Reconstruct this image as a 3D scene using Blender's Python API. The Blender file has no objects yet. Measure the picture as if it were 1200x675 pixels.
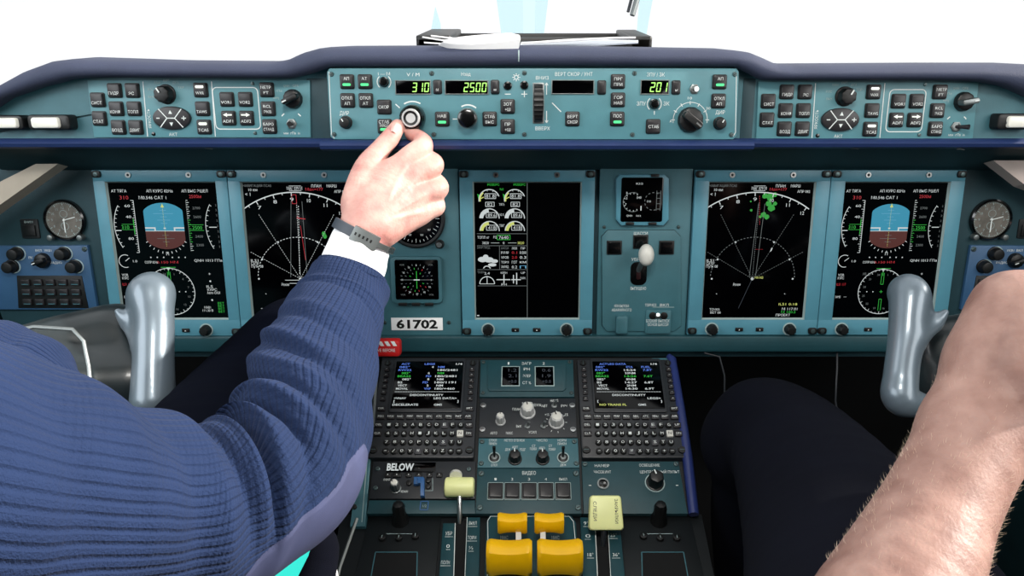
import bpy, bmesh, math, random
import numpy as np
from mathutils import Vector, Matrix
random.seed(4)
R = math.radians
sc = bpy.context.scene
COL = sc.collection

# ------------------------------------------------------------------ camera model
F = 873.0; PX0, PY0 = 620.0, 337.5
CAM = Vector((0, 0, 1.25)); PITCH = R(22)
FW = Vector((0, math.cos(PITCH), -math.sin(PITCH)))
UP = Vector((0, math.sin(PITCH), math.cos(PITCH)))
RT = Vector((1, 0, 0))
def ray(px, py): return FW + RT*((px-PX0)/F) + UP*((PY0-py)/F)
def W(px, py, d): return CAM + ray(px, py)*d          # point at depth d seen at that spot of the photo

class Frame:
    """a flat panel standing in the place: x right, y up the panel, z out of it"""
    def __init__(s, o, v, u=Vector((1, 0, 0))):
        s.o = Vector(o); s.v = Vector(v).normalized(); s.u = Vector(u).normalized(); s.n = s.u.cross(s.v).normalized()
    def world(s, px, py, h=0):
        r = ray(px, py); o = s.o + s.n*h
        t = (o-CAM).dot(s.n)/r.dot(s.n)
        return CAM + r*t
    def px(s, px, py, h=0):
        p = s.world(px, py, h) - s.o
        return (p.dot(s.u), p.dot(s.v))
    def sc(s, px, py, h=0):                          # metres per pixel, across and up
        a = s.px(px-1, py, h); b = s.px(px+1, py, h); c = s.px(px, py+1, h); d = s.px(px, py-1, h)
        return (b[0]-a[0])/2, (d[1]-c[1])/2
    def at(s, px, py, h=0):
        return Frame(s.world(px, py, h), s.v, s.u)
    def mat(s):
        return Matrix(((s.u.x, s.v.x, s.n.x, s.o.x), (s.u.y, s.v.y, s.n.y, s.o.y), (s.u.z, s.v.z, s.n.z, s.o.z), (0, 0, 0, 1)))

def tiltv(deg): return Vector((0, math.sin(R(deg)), math.cos(R(deg))))
MAIN = Frame(W(620, 300, 1.0), tiltv(8.6))
FCU = Frame(W(620, 122, .852), tiltv(8))
WING = Frame(W(620, 128, .872), tiltv(8))
mb_pt = MAIN.world(620, 421)
PED = Frame(mb_pt - Vector((0, .012, 0)), Vector((0, math.cos(R(28)), math.sin(R(28)))))
lp = PED.world(620, 603)
LOW = Frame(lp - Vector((0, 0, .004)), Vector((0, math.cos(R(9)), math.sin(R(9)))))

# ------------------------------------------------------------------ materials
def lin(h):
    h = h.lstrip('#'); c = [int(h[i:i+2], 16)/255 for i in (0, 2, 4)]
    return [x/12.92 if x <= .04045 else ((x+.055)/1.055)**2.4 for x in c] + [1]
M = {}
def mat(name, col, rough=.5, metal=0, em=None, es=1.0, var=0, vscale=40, bump=0, bscale=300, spec=.5, sss=0, coat=0):
    m = bpy.data.materials.new(name); m.use_nodes = True
    nt = m.node_tree; b = nt.nodes['Principled BSDF']
    b.inputs['Base Color'].default_value = lin(col); b.inputs['Roughness'].default_value = rough
    b.inputs['Metallic'].default_value = metal; b.inputs['Specular IOR Level'].default_value = spec
    if coat: b.inputs['Coat Weight'].default_value = coat; b.inputs['Coat Roughness'].default_value = .06
    if em: b.inputs['Emission Color'].default_value = lin(em); b.inputs['Emission Strength'].default_value = es
    if sss:
        b.inputs['Subsurface Weight'].default_value = sss
        b.inputs['Subsurface Radius'].default_value = (.012, .005, .003); b.inputs['Subsurface Scale'].default_value = .6
    tc = nt.nodes.new('ShaderNodeTexCoord')
    if var:
        n = nt.nodes.new('ShaderNodeTexNoise'); n.inputs['Scale'].default_value = vscale; n.inputs['Detail'].default_value = 4
        nt.links.new(tc.outputs['Object'], n.inputs['Vector'])
        hs = nt.nodes.new('ShaderNodeHueSaturation'); hs.inputs['Color'].default_value = lin(col)
        mr = nt.nodes.new('ShaderNodeMapRange'); mr.inputs['From Min'].default_value = .3; mr.inputs['From Max'].default_value = .7
        mr.inputs['To Min'].default_value = 1-var; mr.inputs['To Max'].default_value = 1+var
        nt.links.new(n.outputs['Fac'], mr.inputs['Value']); nt.links.new(mr.outputs['Result'], hs.inputs['Value'])
        nt.links.new(hs.outputs['Color'], b.inputs['Base Color'])
    if bump:
        n = nt.nodes.new('ShaderNodeTexNoise'); n.inputs['Scale'].default_value = bscale; n.inputs['Detail'].default_value = 3
        nt.links.new(tc.outputs['Object'], n.inputs['Vector'])
        bm_ = nt.nodes.new('ShaderNodeBump'); bm_.inputs['Strength'].default_value = bump; bm_.inputs['Distance'].default_value = .001
        nt.links.new(n.outputs['Fac'], bm_.inputs['Height']); nt.links.new(bm_.outputs['Normal'], b.inputs['Normal'])
    M[name] = m
    return m
mat('teal', '#548891', .45, var=.06, bump=.15, bscale=900)
mat('teal_bezel', '#548fa2', .4, var=.05, bump=.1, bscale=900)
mat('teal_mid', '#3c6a74', .5, var=.08, bump=.15, bscale=900)
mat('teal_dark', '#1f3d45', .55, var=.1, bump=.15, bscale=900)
mat('teal_ped', '#18424a', .5, var=.1, bump=.15, bscale=900)
mat('blue_panel', '#31567a', .45, var=.06)
mat('navy_pad', '#343b52', .75, var=.08, vscale=25, bump=.5, bscale=700)
mat('navy_lip', '#1c2f5c', .5, var=.05)
mat('navy_trim', '#26336a', .35, var=.05)
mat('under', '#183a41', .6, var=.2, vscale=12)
mat('black', '#0a0b0c', .45)
mat('black_gloss', '#050607', .2, coat=.5)
mat('key', '#211f22', .4, var=.05)
mat('key_grey', '#3a3b40', .45)
mat('gunmetal', '#23272c', .45, var=.08, bump=.1)
mat('dark_grey', '#0e1316', .5, var=.08)
mat('steel', '#b9bcbc', .3, 1, var=.05)
mat('steel_dull', '#858b8b', .45, .9)
mat('screw', '#5d6f70', .4, .8)
mat('silver_grip', '#66737d', .36, .35, var=.04, coat=.4)
mat('grip_body', '#1d2528', .35, var=.1, coat=.2)
mat('print', '#dfe6e4', .6)
mat('print_dim', '#9fb4b4', .6)
mat('screen', '#010102', .1, spec=.25)
mat('white_plastic', '#d8d8d0', .35)
mat('cream', '#f0efe4', .3)
mat('silver_paint', '#c4c6c6', .3)
mat('lens', '#e8eaec', .3)
mat('yellow', '#ffc400', .4, var=.04)
mat('lime', '#fbffb4', .42, var=.04)
mat('red', '#c01818', .5)
mat('paper', '#f3f3f3', .7)
mat('paper_grey', '#bfc6cf', .7)
mat('beige', '#a39a8c', .7, var=.05)
mat('beige_r', '#b7a9a2', .7, var=.05)
mat('void', '#030406', .9, var=.2)  # near-black; deep footwell shade put into the colour
mat('cloth_dark', '#090b15', 1, spec=.1, var=.12, vscale=15, bump=.4, bscale=1500)
mat('cloth_dark2', '#060914', 1, spec=.05, var=.12, vscale=15, bump=.4, bscale=1500)
mat('turquoise', '#25b5ac', .5)
mat('white_cloth', '#f4f5f8', .8, bump=.3, bscale=1200)
mat('blue_plastic', '#2f5f96', .4)
mat('patch', '#3d4364', .8, var=.1, vscale=30, bump=.5, bscale=1600)
mat('strap', '#3c444e', .5, var=.1)
mat('window_red', '#2a1618', .3)
E = {}
def emi(name, col, s=1.0): M[name] = mat(name, '#020202', .5, em=col, es=s)
emi('e_white', '#e2eaea', 0.72); emi('e_grey', '#8d9696', 0.45); emi('e_green', '#38d24a', 0.6); emi('e_bar', '#5dffa0', 1.1)
emi('e_lcd', '#b9ff7a', 1.3); emi('e_sky', '#3093b2', 0.85); emi('e_gnd', '#54201a', 0.8); emi('e_red', '#d02838', 0.6)
emi('e_lit', '#fbfff4', 1.3); emi('e_blue', '#5d83e8', .8); emi('e_cyan', '#6fb4d8', .8); emi('e_wx', '#2fae3e', 0.7)
emi('e_dim', '#4d5560', .5); emi('e_yel', '#d9e27a', .8)

# skin with blotchy colour
def skin(name, c1, c2, c3, rough=.5):
    m = mat(name, c1, rough, sss=.12, spec=.4); nt = m.node_tree; b = nt.nodes['Principled BSDF']
    tc = nt.nodes.new('ShaderNodeTexCoord'); n = nt.nodes.new('ShaderNodeTexNoise'); n.inputs['Scale'].default_value = 38; n.inputs['Detail'].default_value = 3
    cr = nt.nodes.new('ShaderNodeValToRGB'); e = cr.color_ramp.elements
    e[0].position = .3; e[0].color = lin(c2); e[1].position = .7; e[1].color = lin(c3); x = e.new(.5); x.color = lin(c1)
    nt.links.new(tc.outputs['Object'], n.inputs['Vector']); nt.links.new(n.outputs['Fac'], cr.inputs['Fac']); nt.links.new(cr.outputs['Color'], b.inputs['Base Color'])
    n2 = nt.nodes.new('ShaderNodeTexNoise'); n2.inputs['Scale'].default_value = 420; n2.inputs['Detail'].default_value = 5
    v = nt.nodes.new('ShaderNodeTexNoise'); v.inputs['Scale'].default_value = 60
    ad = nt.nodes.new('ShaderNodeMath'); ad.operation = 'MULTIPLY_ADD'; ad.inputs[1].default_value = 2.0
    nt.links.new(tc.outputs['Object'], n2.inputs['Vector']); nt.links.new(tc.outputs['Object'], v.inputs['Vector'])
    nt.links.new(v.outputs['Fac'], ad.inputs[0]); nt.links.new(n2.outputs['Fac'], ad.inputs[2])
    bp = nt.nodes.new('ShaderNodeBump'); bp.inputs['Strength'].default_value = .35; bp.inputs['Distance'].default_value = .0012
    nt.links.new(ad.outputs[0], bp.inputs['Height']); nt.links.new(bp.outputs['Normal'], b.inputs['Normal'])
skin('skin_pale', '#d09d93', '#bd817b', '#dcb0a4')
skin('skin_tan', '#95746a', '#7e5d54', '#a6857a')
mat('nail', '#e6bdb4', .3)
mat('hair', '#d9c2ab', .5)

# knitted navy wool, ribs run along the sleeve (u of the uv map)
def knit(name, col, ribs):
    m = mat(name, col, .9, spec=.2); nt = m.node_tree; b = nt.nodes['Principled BSDF']; L = nt.links.new
    uv = nt.nodes.new('ShaderNodeUVMap'); uv.uv_map = 'UVMap'; sp = nt.nodes.new('ShaderNodeSeparateXYZ'); L(uv.outputs['UV'], sp.inputs[0])
    mu = nt.nodes.new('ShaderNodeMath'); mu.operation = 'MULTIPLY'; mu.inputs[1].default_value = ribs*2*math.pi; L(sp.outputs['X'], mu.inputs[0])
    si = nt.nodes.new('ShaderNodeMath'); si.operation = 'SINE'; L(mu.outputs[0], si.inputs[0])
    ab = nt.nodes.new('ShaderNodeMapRange'); ab.inputs['From Min'].default_value = -1; ab.inputs['From Max'].default_value = .2; L(si.outputs[0], ab.inputs['Value'])
    mv = nt.nodes.new('ShaderNodeMath'); mv.operation = 'MULTIPLY'; mv.inputs[1].default_value = 1400; L(sp.outputs['Y'], mv.inputs[0])
    s2 = nt.nodes.new('ShaderNodeMath'); s2.operation = 'SINE'; L(mv.outputs[0], s2.inputs[0])
    tc = nt.nodes.new('ShaderNodeTexCoord'); nz = nt.nodes.new('ShaderNodeTexNoise'); nz.inputs['Scale'].default_value = 700; nz.inputs['Detail'].default_value = 4
    L(tc.outputs['Object'], nz.inputs['Vector'])
    a = nt.nodes.new('ShaderNodeMath'); a.operation = 'MULTIPLY_ADD'; a.inputs[1].default_value = .12; L(s2.outputs[0], a.inputs[0]); L(ab.outputs[0], a.inputs[2])
    a2 = nt.nodes.new('ShaderNodeMath'); a2.operation = 'MULTIPLY_ADD'; a2.inputs[1].default_value = .9; L(nz.outputs['Fac'], a2.inputs[0]); L(a.outputs[0], a2.inputs[2])
    bp = nt.nodes.new('ShaderNodeBump'); bp.inputs['Strength'].default_value = .8; bp.inputs['Distance'].default_value = .0016
    L(a2.outputs[0], bp.inputs['Height']); L(bp.outputs['Normal'], b.inputs['Normal'])
    n2 = nt.nodes.new('ShaderNodeTexNoise'); n2.inputs['Scale'].default_value = 14; n2.inputs['Detail'].default_value = 5; L(tc.outputs['Object'], n2.inputs['Vector'])
    mr = nt.nodes.new('ShaderNodeMapRange'); mr.inputs['To Min'].default_value = .75; mr.inputs['To Max'].default_value = 1.3; L(n2.outputs['Fac'], mr.inputs['Value'])
    hs = nt.nodes.new('ShaderNodeHueSaturation'); hs.inputs['Color'].default_value = lin(col); L(mr.outputs[0], hs.inputs['Value']); L(hs.outputs[0], b.inputs['Base Color'])
    b.inputs['Sheen Weight'].default_value = .08; b.inputs['Sheen Roughness'].default_value = .5; b.inputs['Sheen Tint'].default_value = lin('#8fa0d0')
knit('knit', '#1d2c4c', 62)

# ------------------------------------------------------------------ mesh builder
TXT = {}
def glyph(s, bold=0):
    k = (s, bold)
    if k not in TXT:
        cu = bpy.data.curves.new('t', 'FONT'); cu.body = s; cu.size = 1; cu.align_x = 'CENTER'; cu.align_y = 'CENTER'; cu.resolution_u = 2; cu.offset = bold
        ob = bpy.data.objects.new('t', cu); COL.objects.link(ob)
        dg = bpy.context.evaluated_depsgraph_get()
        me = bpy.data.meshes.new_from_object(ob.evaluated_get(dg))
        TXT[k] = ([tuple(v.co) for v in me.vertices], [tuple(p.vertices) for p in me.polygons])
        bpy.data.objects.remove(ob); bpy.data.curves.remove(cu); bpy.data.meshes.remove(me)
    return TXT[k]

class MB:
    def __init__(s): s.V = []; s.Fc = []; s.Mi = []; s.ms = []
    def mi(s, m):
        if m not in s.ms: s.ms.append(m)
        return s.ms.index(m)
    def add(s, v, f, m):
        o = len(s.V); i = s.mi(m); s.V += [tuple(x) for x in v]
        for q in f: s.Fc.append([a+o for a in q]); s.Mi.append(i)
    def prism(s, pts, z0, z1, m, bev=0, cap0=True):
        """extrude a 2-D outline from z0 to z1, top edge chamfered inward by bev"""
        n = len(pts); a = sum((pts[i][0]*pts[(i+1) % n][1]-pts[(i+1) % n][0]*pts[i][1]) for i in range(n))
        if a < 0: pts = pts[::-1]
        rings = [[(x, y, z0) for x, y in pts]]
        if bev:
            cx = sum(p[0] for p in pts)/n; cy = sum(p[1] for p in pts)/n
            wx = max(abs(p[0]-cx) for p in pts) or 1; wy = max(abs(p[1]-cy) for p in pts) or 1
            for k, (dz, ds) in enumerate(((1, 0), (.3, .3), (0, 1))):
                fx = 1-bev*ds/wx; fy = 1-bev*ds/wy
                rings.append([(cx+(x-cx)*fx, cy+(y-cy)*fy, z1-bev*dz*(1 if z1 > z0 else -1)) for x, y in pts])
        else: rings.append([(x, y, z1) for x, y in pts])
        V = [p for r in rings for p in r]; Fs = []
        for k in range(len(rings)-1):
            for i in range(n):
                j = (i+1) % n; Fs.append((k*n+i, k*n+j, (k+1)*n+j, (k+1)*n+i))
        Fs.append(tuple((len(rings)-1)*n+i for i in range(n)))
        if cap0: Fs.append(tuple(reversed(range(n))))
        s.add(V, Fs, m)
    def rrect(s, cx, cy, w, h, r=.001, seg=3, rot=0):
        r = min(r, w/2*.98, h/2*.98); P = []
        for qx, qy, a0 in ((1, 1, 0), (-1, 1, 90), (-1, -1, 180), (1, -1, 270)):
            for k in range(seg+1):
                a = R(a0+90*k/seg); x = qx*(w/2-r)+r*math.cos(a); y = qy*(h/2-r)+r*math.sin(a)
                P.append((cx+x*math.cos(rot)-y*math.sin(rot), cy+x*math.sin(rot)+y*math.cos(rot)))
        return P
    def box(s, cx, cy, w, h, z0, z1, m, r=.001, bev=.0006, seg=3, rot=0):
        s.prism(s.rrect(cx, cy, w, h, r, seg, rot), z0, z1, m, bev)
    def lathe(s, cx, cy, prof, m, seg=32, flute=0, fl=.06, sx=1, sy=1, cap=True):
        V = []; Fs = []; n = len(prof)
        for j, (r, z) in enumerate(prof):
            for i in range(seg):
                a = 2*math.pi*i/seg
                rr = r*(1-(fl*(.5+.5*math.cos(a*flute)) if flute and 0 < j < n-1 else 0))
                V.append((cx+rr*math.cos(a)*sx, cy+rr*math.sin(a)*sy, z))
        for j in range(n-1):
            for i in range(seg):
                k = (i+1) % seg; Fs.append((j*seg+i, j*seg+k, (j+1)*seg+k, (j+1)*seg+i))
        if cap and prof[-1][0] > 1e-6: Fs.append(tuple((n-1)*seg+i for i in range(seg)))
        s.add(V, Fs, m)
    def cyl(s, cx, cy, r, z0, z1, m, seg=24, bev=None, **k):
        b = r*.12 if bev is None else bev
        s.lathe(cx, cy, [(r, z0), (r, z1-b), (r-b*.35, z1-b*.3), (r-b, z1)], m, seg, **k)
    def ring(s, cx, cy, r0, r1, z0, z1, m, seg=36, a0=0, a1=360):
        full = abs(a1-a0) >= 360; n = seg if full else seg+1; V = []; Fs = []
        for i in range(n):
            a = R(a0+(a1-a0)*i/seg); c, q = math.cos(a), math.sin(a)
            V += [(cx+r0*c, cy+r0*q, z0), (cx+r0*c, cy+r0*q, z1), (cx+r1*c, cy+r1*q, z1), (cx+r1*c, cy+r1*q, z0)]
        for i in range(seg):
            j = (i+1) % n
            for k in range(4):
                l = (k+1) % 4; Fs.append((i*4+k, j*4+k, j*4+l, i*4+l))
        if not full: Fs += [(0, 1, 2, 3), tuple((n-1)*4+k for k in (3, 2, 1, 0))]
        s.add(V, Fs, m)
    def line(s, p, q, w, z, m, dash=0):
        dx, dy = q[0]-p[0], q[1]-p[1]; L = math.hypot(dx, dy) or 1e-9; nx, ny = -dy/L*w/2, dx/L*w/2
        if dash:
            n = max(1, int(L/dash/2)); T = [((k+.0)/n, (k+.5)/n) for k in range(n)]
        else: T = [(0, 1)]
        for a, b in T:
            x0, y0, x1, y1 = p[0]+dx*a, p[1]+dy*a, p[0]+dx*b, p[1]+dy*b
            s.add([(x0+nx, y0+ny, z), (x0-nx, y0-ny, z), (x1-nx, y1-ny, z), (x1+nx, y1+ny, z)], [(0, 1, 2, 3)], m)
    def path(s, pts, w, z, m, closed=False, dash=0):
        n = len(pts)
        for i in range(n if closed else n-1): s.line(pts[i], pts[(i+1) % n], w, z, m, dash)
    def arc(s, c, r, a0, a1, w, z, m, seg=24, dash=False):
        for i in range(seg):
            if dash and i % 2: continue
            a = R(a0+(a1-a0)*i/seg); b = R(a0+(a1-a0)*(i+1)/seg)
            s.add([(c[0]+(r+w/2)*math.cos(a), c[1]+(r+w/2)*math.sin(a), z), (c[0]+(r-w/2)*math.cos(a), c[1]+(r-w/2)*math.sin(a), z),
                   (c[0]+(r-w/2)*math.cos(b), c[1]+(r-w/2)*math.sin(b), z), (c[0]+(r+w/2)*math.cos(b), c[1]+(r+w/2)*math.sin(b), z)], [(0, 1, 2, 3)], m)
    def fill(s, pts, z, m): s.add([(x, y, z) for x, y in pts], [tuple(range(len(pts)))], m)
    def text(s, t, cx, cy, size, z, m, bold=0, rot=0, w=None):
        v, f = glyph(t, bold)
        if not v: return
        xs = [p[0] for p in v]; ys = [p[1] for p in v]; mx, my = (min(xs)+max(xs))/2, (min(ys)+max(ys))/2
        capH = .7; k = size/capH; kx = k if w is None else w/(max(xs)-min(xs)); c, q = math.cos(rot), math.sin(rot)
        V = []
        for p in v:
            x, y = (p[0]-mx)*kx, (p[1]-my)*k
            V.append((cx+x*c-y*q, cy+x*q+y*c, z))
        s.add(V, f, m)
    def tube(s, pts, rad, m, seg=12, cap=True):
        pts = [Vector(p) for p in pts]; n = len(pts); rad = rad if isinstance(rad, (list, tuple)) else [rad]*n
        V = []; Fs = []; ref = None
        for i, p in enumerate(pts):
            t = (pts[min(i+1, n-1)]-pts[max(i-1, 0)]).normalized()
            if ref is None: ref = t.orthogonal()
            ref = (ref-t*ref.dot(t)).normalized(); b = t.cross(ref)
            for k in range(seg):
                a = 2*math.pi*k/seg; V.append(p+(ref*math.cos(a)+b*math.sin(a))*rad[i])
        for i in range(n-1):
            for k in range(seg):
                l = (k+1) % seg; Fs.append((i*seg+k, i*seg+l, (i+1)*seg+l, (i+1)*seg+k))
        if cap: Fs += [tuple(reversed(range(seg))), tuple((n-1)*seg+k for k in range(seg))]
        s.add(V, Fs, m)
    def seg7(s, t, x, y, h, z, m, pitch=.62, slant=.12, w=.5, th=.11):
        SEG = {'0': 'abcdef', '1': 'bc', '2': 'abged', '3': 'abgcd', '4': 'fgbc', '5': 'afgcd', '6': 'afgedc', '7': 'abc', '8': 'abcdefg', '9': 'abcdfg'}
        for i, ch in enumerate(t):
            X = x+i*pitch*h; W_ = w*h; T = th*h; g = T*.35
            for q in SEG.get(ch, ''):
                hh = h/2
                r = {'a': (g, h-T, W_-g, h), 'g': (g, hh-T/2, W_-g, hh+T/2), 'd': (g, 0, W_-g, T), 'f': (0, hh+g, T, h-g), 'b': (W_-T, hh+g, W_, h-g),
                     'e': (0, g, T, hh-g), 'c': (W_-T, g, W_, hh-g)}[q]
                P = [(r[0], r[1]), (r[2], r[1]), (r[2], r[3]), (r[0], r[3])]
                s.fill([(X+a+slant*b, y+b) for a, b in P], z, m)
    def build(s, name, parent=None, origin=None, smooth=.6, recalc=True):
        me = bpy.data.meshes.new(name)
        V = s.V if origin is None else [(x-origin[0], y-origin[1], z-origin[2]) for x, y, z in s.V]
        me.from_pydata(V, [], s.Fc)
        for m in s.ms: me.materials.append(M[m])
        me.polygons.foreach_set('material_index', s.Mi); me.update()
        if recalc:
            bm = bmesh.new(); bm.from_mesh(me); bmesh.ops.recalc_face_normals(bm, faces=bm.faces); bm.to_mesh(me); bm.free()
        if smooth:
            me.shade_smooth(); me.set_sharp_from_angle(angle=smooth)
        o = bpy.data.objects.new(name, me); COL.objects.link(o)
        if parent: o.parent = parent
        elif origin is not None: o.location = origin
        return o

def tag(o, label, cat, group=None):
    o['label'] = label; o['category'] = cat
    if group: o['group'] = group
    return o
def thing(name, label, cat, fr=None, loc=(0, 0, 0), group=None):
    o = bpy.data.objects.new(name, None); COL.objects.link(o); o.empty_display_size = .02
    if fr: o.matrix_world = fr.mat()
    else: o.location = loc
    return tag(o, label, cat, group)
def struct(o): o['kind'] = 'structure'; return o

# ------------------------------------------------------------------ panel controls; fr is the panel's own frame, t the thing
def screw(fr, t, x, y, r=3.2, h=0):
    u, v = fr.px(x, y, h); k = fr.sc(x, y)[0]; b = MB(); r *= k
    b.lathe(u, v, [(r, h-.001), (r, h+.0006), (r*.8, h+.0014), (0.0001, h+.0016)], 'screw', 16)
    b.box(u, v, r*1.2, r*.28, h+.0012, h+.0018, 'black', r=.00005, bev=0, rot=random.random()*3)
    b.build('screw', t)
def button(fr, t, x, y, lines, lit=None, w=17, hh=17.5, tsize=3.6, name='push_button', h=0, bar='e_bar', pos='low'):
    u, v = fr.px(x, y, h); kx, ky = fr.sc(x, y); w *= kx; hh *= ky; b = MB()
    b.box(u, v, w, hh, h-.002, h+.0016, 'black', r=.0022, bev=.0006)
    b.box(u, v, w*.86, hh*.86, h+.0005, h+.0042, 'key', r=.0016, bev=.001)
    z = h+.0044; ts = tsize*ky
    n = len(lines)
    if lit:
        yb = v-hh*.2 if pos == 'low' else v+hh*.22
        lb = MB()
        if lit == 'bar': lb.prism(lb.rrect(u, yb, w*.56, hh*.18, .0012), z-.0003, z+.0002, bar)
        else:
            sgn = -1 if lit == 'left' else 1; a = w*.3
            lb.fill([(u+sgn*a, yb), (u+sgn*a*.1, yb+hh*.13), (u+sgn*a*.1, yb+hh*.045), (u-sgn*a, yb+hh*.045), (u-sgn*a, yb-hh*.045), (u+sgn*a*.1, yb-hh*.045), (u+sgn*a*.1, yb-hh*.13)][::1], z, bar)
        ty = [v+hh*.2] if pos == 'low' else [v-hh*.2]
        if n == 2: ty = [v+hh*.3, v+hh*.06] if pos == 'low' else [v-hh*.08, v-hh*.32]
    else: ty = {0: [], 1: [v-hh*.2 if pos != 'mid' else v], 2: [v+hh*.16, v-hh*.2]}[n]
    for s_, yy in zip(lines, ty):
        b.text(s_, u, yy, ts, z, 'print', w=min(w*.7, ts*.95*len(s_)))
    o = b.build(name, t)
    if lit: lb.build('indicator_light', o)
    return o
def readout(fr, t, x0, y0, x1, y1, txt, align='r', name='digital_readout', h=0):
    (a, d), (c, e) = fr.px(x0, y1, h), fr.px(x1, y0, h); b = MB(); w, hh = c-a, e-d; cx, cy = (a+c)/2, (d+e)/2
    fw = .0009
    for (bx, by, bw, bh) in ((cx, e+fw/2, w+2*fw, fw), (cx, d-fw/2, w+2*fw, fw), (a-fw/2, cy, fw, hh), (c+fw/2, cy, fw, hh)):
        b.box(bx, by, bw, bh, h-.001, h+.0018, 'steel_dull', r=.0002, bev=.0002)
    b.box(cx, cy, w, hh, h-.002, h+.0004, 'screen', r=.0004, bev=.0001)
    if txt:
        H = hh*.74; L = len(txt)*.66*H*.98
        b.seg7(txt, c-L-w*.02, cy-H/2, H, h+.0008, 'e_lcd', pitch=.66)
    return b.build(name, t)
def knob(fr, t, x, y, r, H=.014, m='black', name='rotary_knob', top='black', flute=0, ptr=None, h=0, skirt=True, cap=None, seg=32, mark=None):
    u, v = fr.px(x, y, h); k = fr.sc(x, y)[0]; r *= k; b = MB()
    if skirt: b.cyl(u, v, r*1.08, h-.001, h+.0022, m, seg)
    sg = flute*6 if flute else seg
    b.lathe(u, v, [(r*.94, h), (r*.94, h+.002), (r*.9, h+H*.85), (r*.8, h+H*.97), (r*.66, h+H), (.0001, h+H)], m, sg, flute=flute, fl=.1)
    if cap: b.lathe(u, v, [(r*.62, h+H-.0005), (r*.62, h+H+.0008), (r*.5, h+H+.0014), (.0001, h+H+.0014)], cap, 28)
    if ptr is not None:
        a = R(ptr); b.line((u+math.cos(a)*r*.2, v+math.sin(a)*r*.2), (u+math.cos(a)*r*.75, v+math.sin(a)*r*.75), r*.16, h+H+.0017, mark or 'print')
    return b.build(name, t)
def barknob(fr, t, x, y, r, H=.016, ang=30, m='black', grip='black', name='selector_knob', h=0, mark='print'):
    """round skirt with a raised grip bar across it"""
    u, v = fr.px(x, y, h); k = fr.sc(x, y)[0]; r *= k; b = MB(); a = R(ang)
    b.lathe(u, v, [(r, h-.001), (r, h+.003), (r*.9, h+.0065), (r*.7, h+.0078), (.0001, h+.008)], m, 36, flute=12, fl=.05)
    o = b.build(name, t); b = MB()
    b.box(u, v, r*1.7, r*.56, h+.006, h+H, grip, r=r*.2, bev=.0014, rot=a)
    b.line((u+math.cos(a)*r*.3, v+math.sin(a)*r*.3), (u+math.cos(a)*r*.78, v+math.sin(a)*r*.78), r*.12, h+H+.0003, mark)
    b.build('grip_bar', o)
    return o
def toggle(fr, t, x, y, r, dx=0, dy=6, m='steel', name='toggle_switch', h=0, L=.012):
    u, v = fr.px(x, y, h); k = fr.sc(x, y)[0]; b = MB(); r *= k
    b.lathe(u, v, [(r, h-.001), (r, h+.0016), (r*.72, h+.0022), (r*.7, h+.001), (.0001, h+.001)], 'steel_dull', 6 if r > .004 else 16)
    e = (u+dx*k, v+dy*k, h+L)
    b.tube([(u, v, h), ((u+e[0])/2, (v+e[1])/2, h+L*.55), e], [r*.3, r*.36, r*.5], m, 12)
    b.add([], [], m)
    return b.build(name, t)
def letter(fr, b, s_, x, y, size=4.2, m='print', h=.0004, w=None, rot=0, bold=0):
    u, v = fr.px(x, y, h); kx, ky = fr.sc(x, y)
    b.text(s_, u, v, size*ky, h, m, rot=rot, w=None if w is None else w*kx, bold=bold)
def pl(fr, pts, h=0): return [fr.px(x, y, h) for x, y in pts]
def plline(fr, b, pts, w=.8, m='print', h=.0004, closed=False, dash=0):
    k = fr.sc(*pts[0])[0]; b.path(pl(fr, pts, h), w*k, h, m, closed, dash*k)
def plarc(fr, b, x, y, r, a0, a1, w=.8, m='print', h=.0004, seg=20):
    k = fr.sc(x, y)[0]; b.arc(fr.px(x, y, h), r*k, a0, a1, w*k, h, m, seg)
def rect_px(fr, b, x0, y0, x1, y1, z0, z1, m, r=.001, bev=.0006):
    (a, d), (c, e) = fr.px(x0, y1, z1), fr.px(x1, y0, z1)
    b.box((a+c)/2, (d+e)/2, c-a, e-d, z0, z1, m, r, bev)
    return (a+c)/2, (d+e)/2, c-a, e-d
# ================================================================== GLARESHIELD
def interp(tab, x):
    for (a, b), (c, d) in zip(tab, tab[1:]):
        if x <= c:
            t = (x-a)/(c-a); t = max(0, min(1, t)); return b+(d-b)*t
    return tab[-1][1]
TOP = [(-60, 140), (-30, 115), (0, 98), (25, 84), (55, 73), (80, 70), (200, 74), (310, 75), (335, 71), (352, 63), (372, 57.5), (400, 56), (620, 55), (850, 59), (880, 62), (897, 69), (912, 76), (930, 78), (1100, 77), (1200, 77), (1260, 80)]
BOT = [(-60, 170), (-30, 138), (0, 118), (40, 104), (80, 94), (110, 92), (340, 93), (360, 88), (385, 80), (620, 78.5), (865, 80), (882, 88), (896, 95.5), (1100, 95.5), (1150, 97), (1180, 102), (1200, 109), (1230, 122), (1260, 145)]
gs = thing('glareshield', 'long padded navy glareshield running across the top of the whole dashboard', 'glareshield', WING.at(620, 128))
g = WING.at(620, 128)
b = MB(); V = []; Fs = []; NP = 12; cols = 0
xs = list(range(-60, 1261, 6))
padf = Frame(FCU.o+FCU.n*.002, FCU.v)
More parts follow.
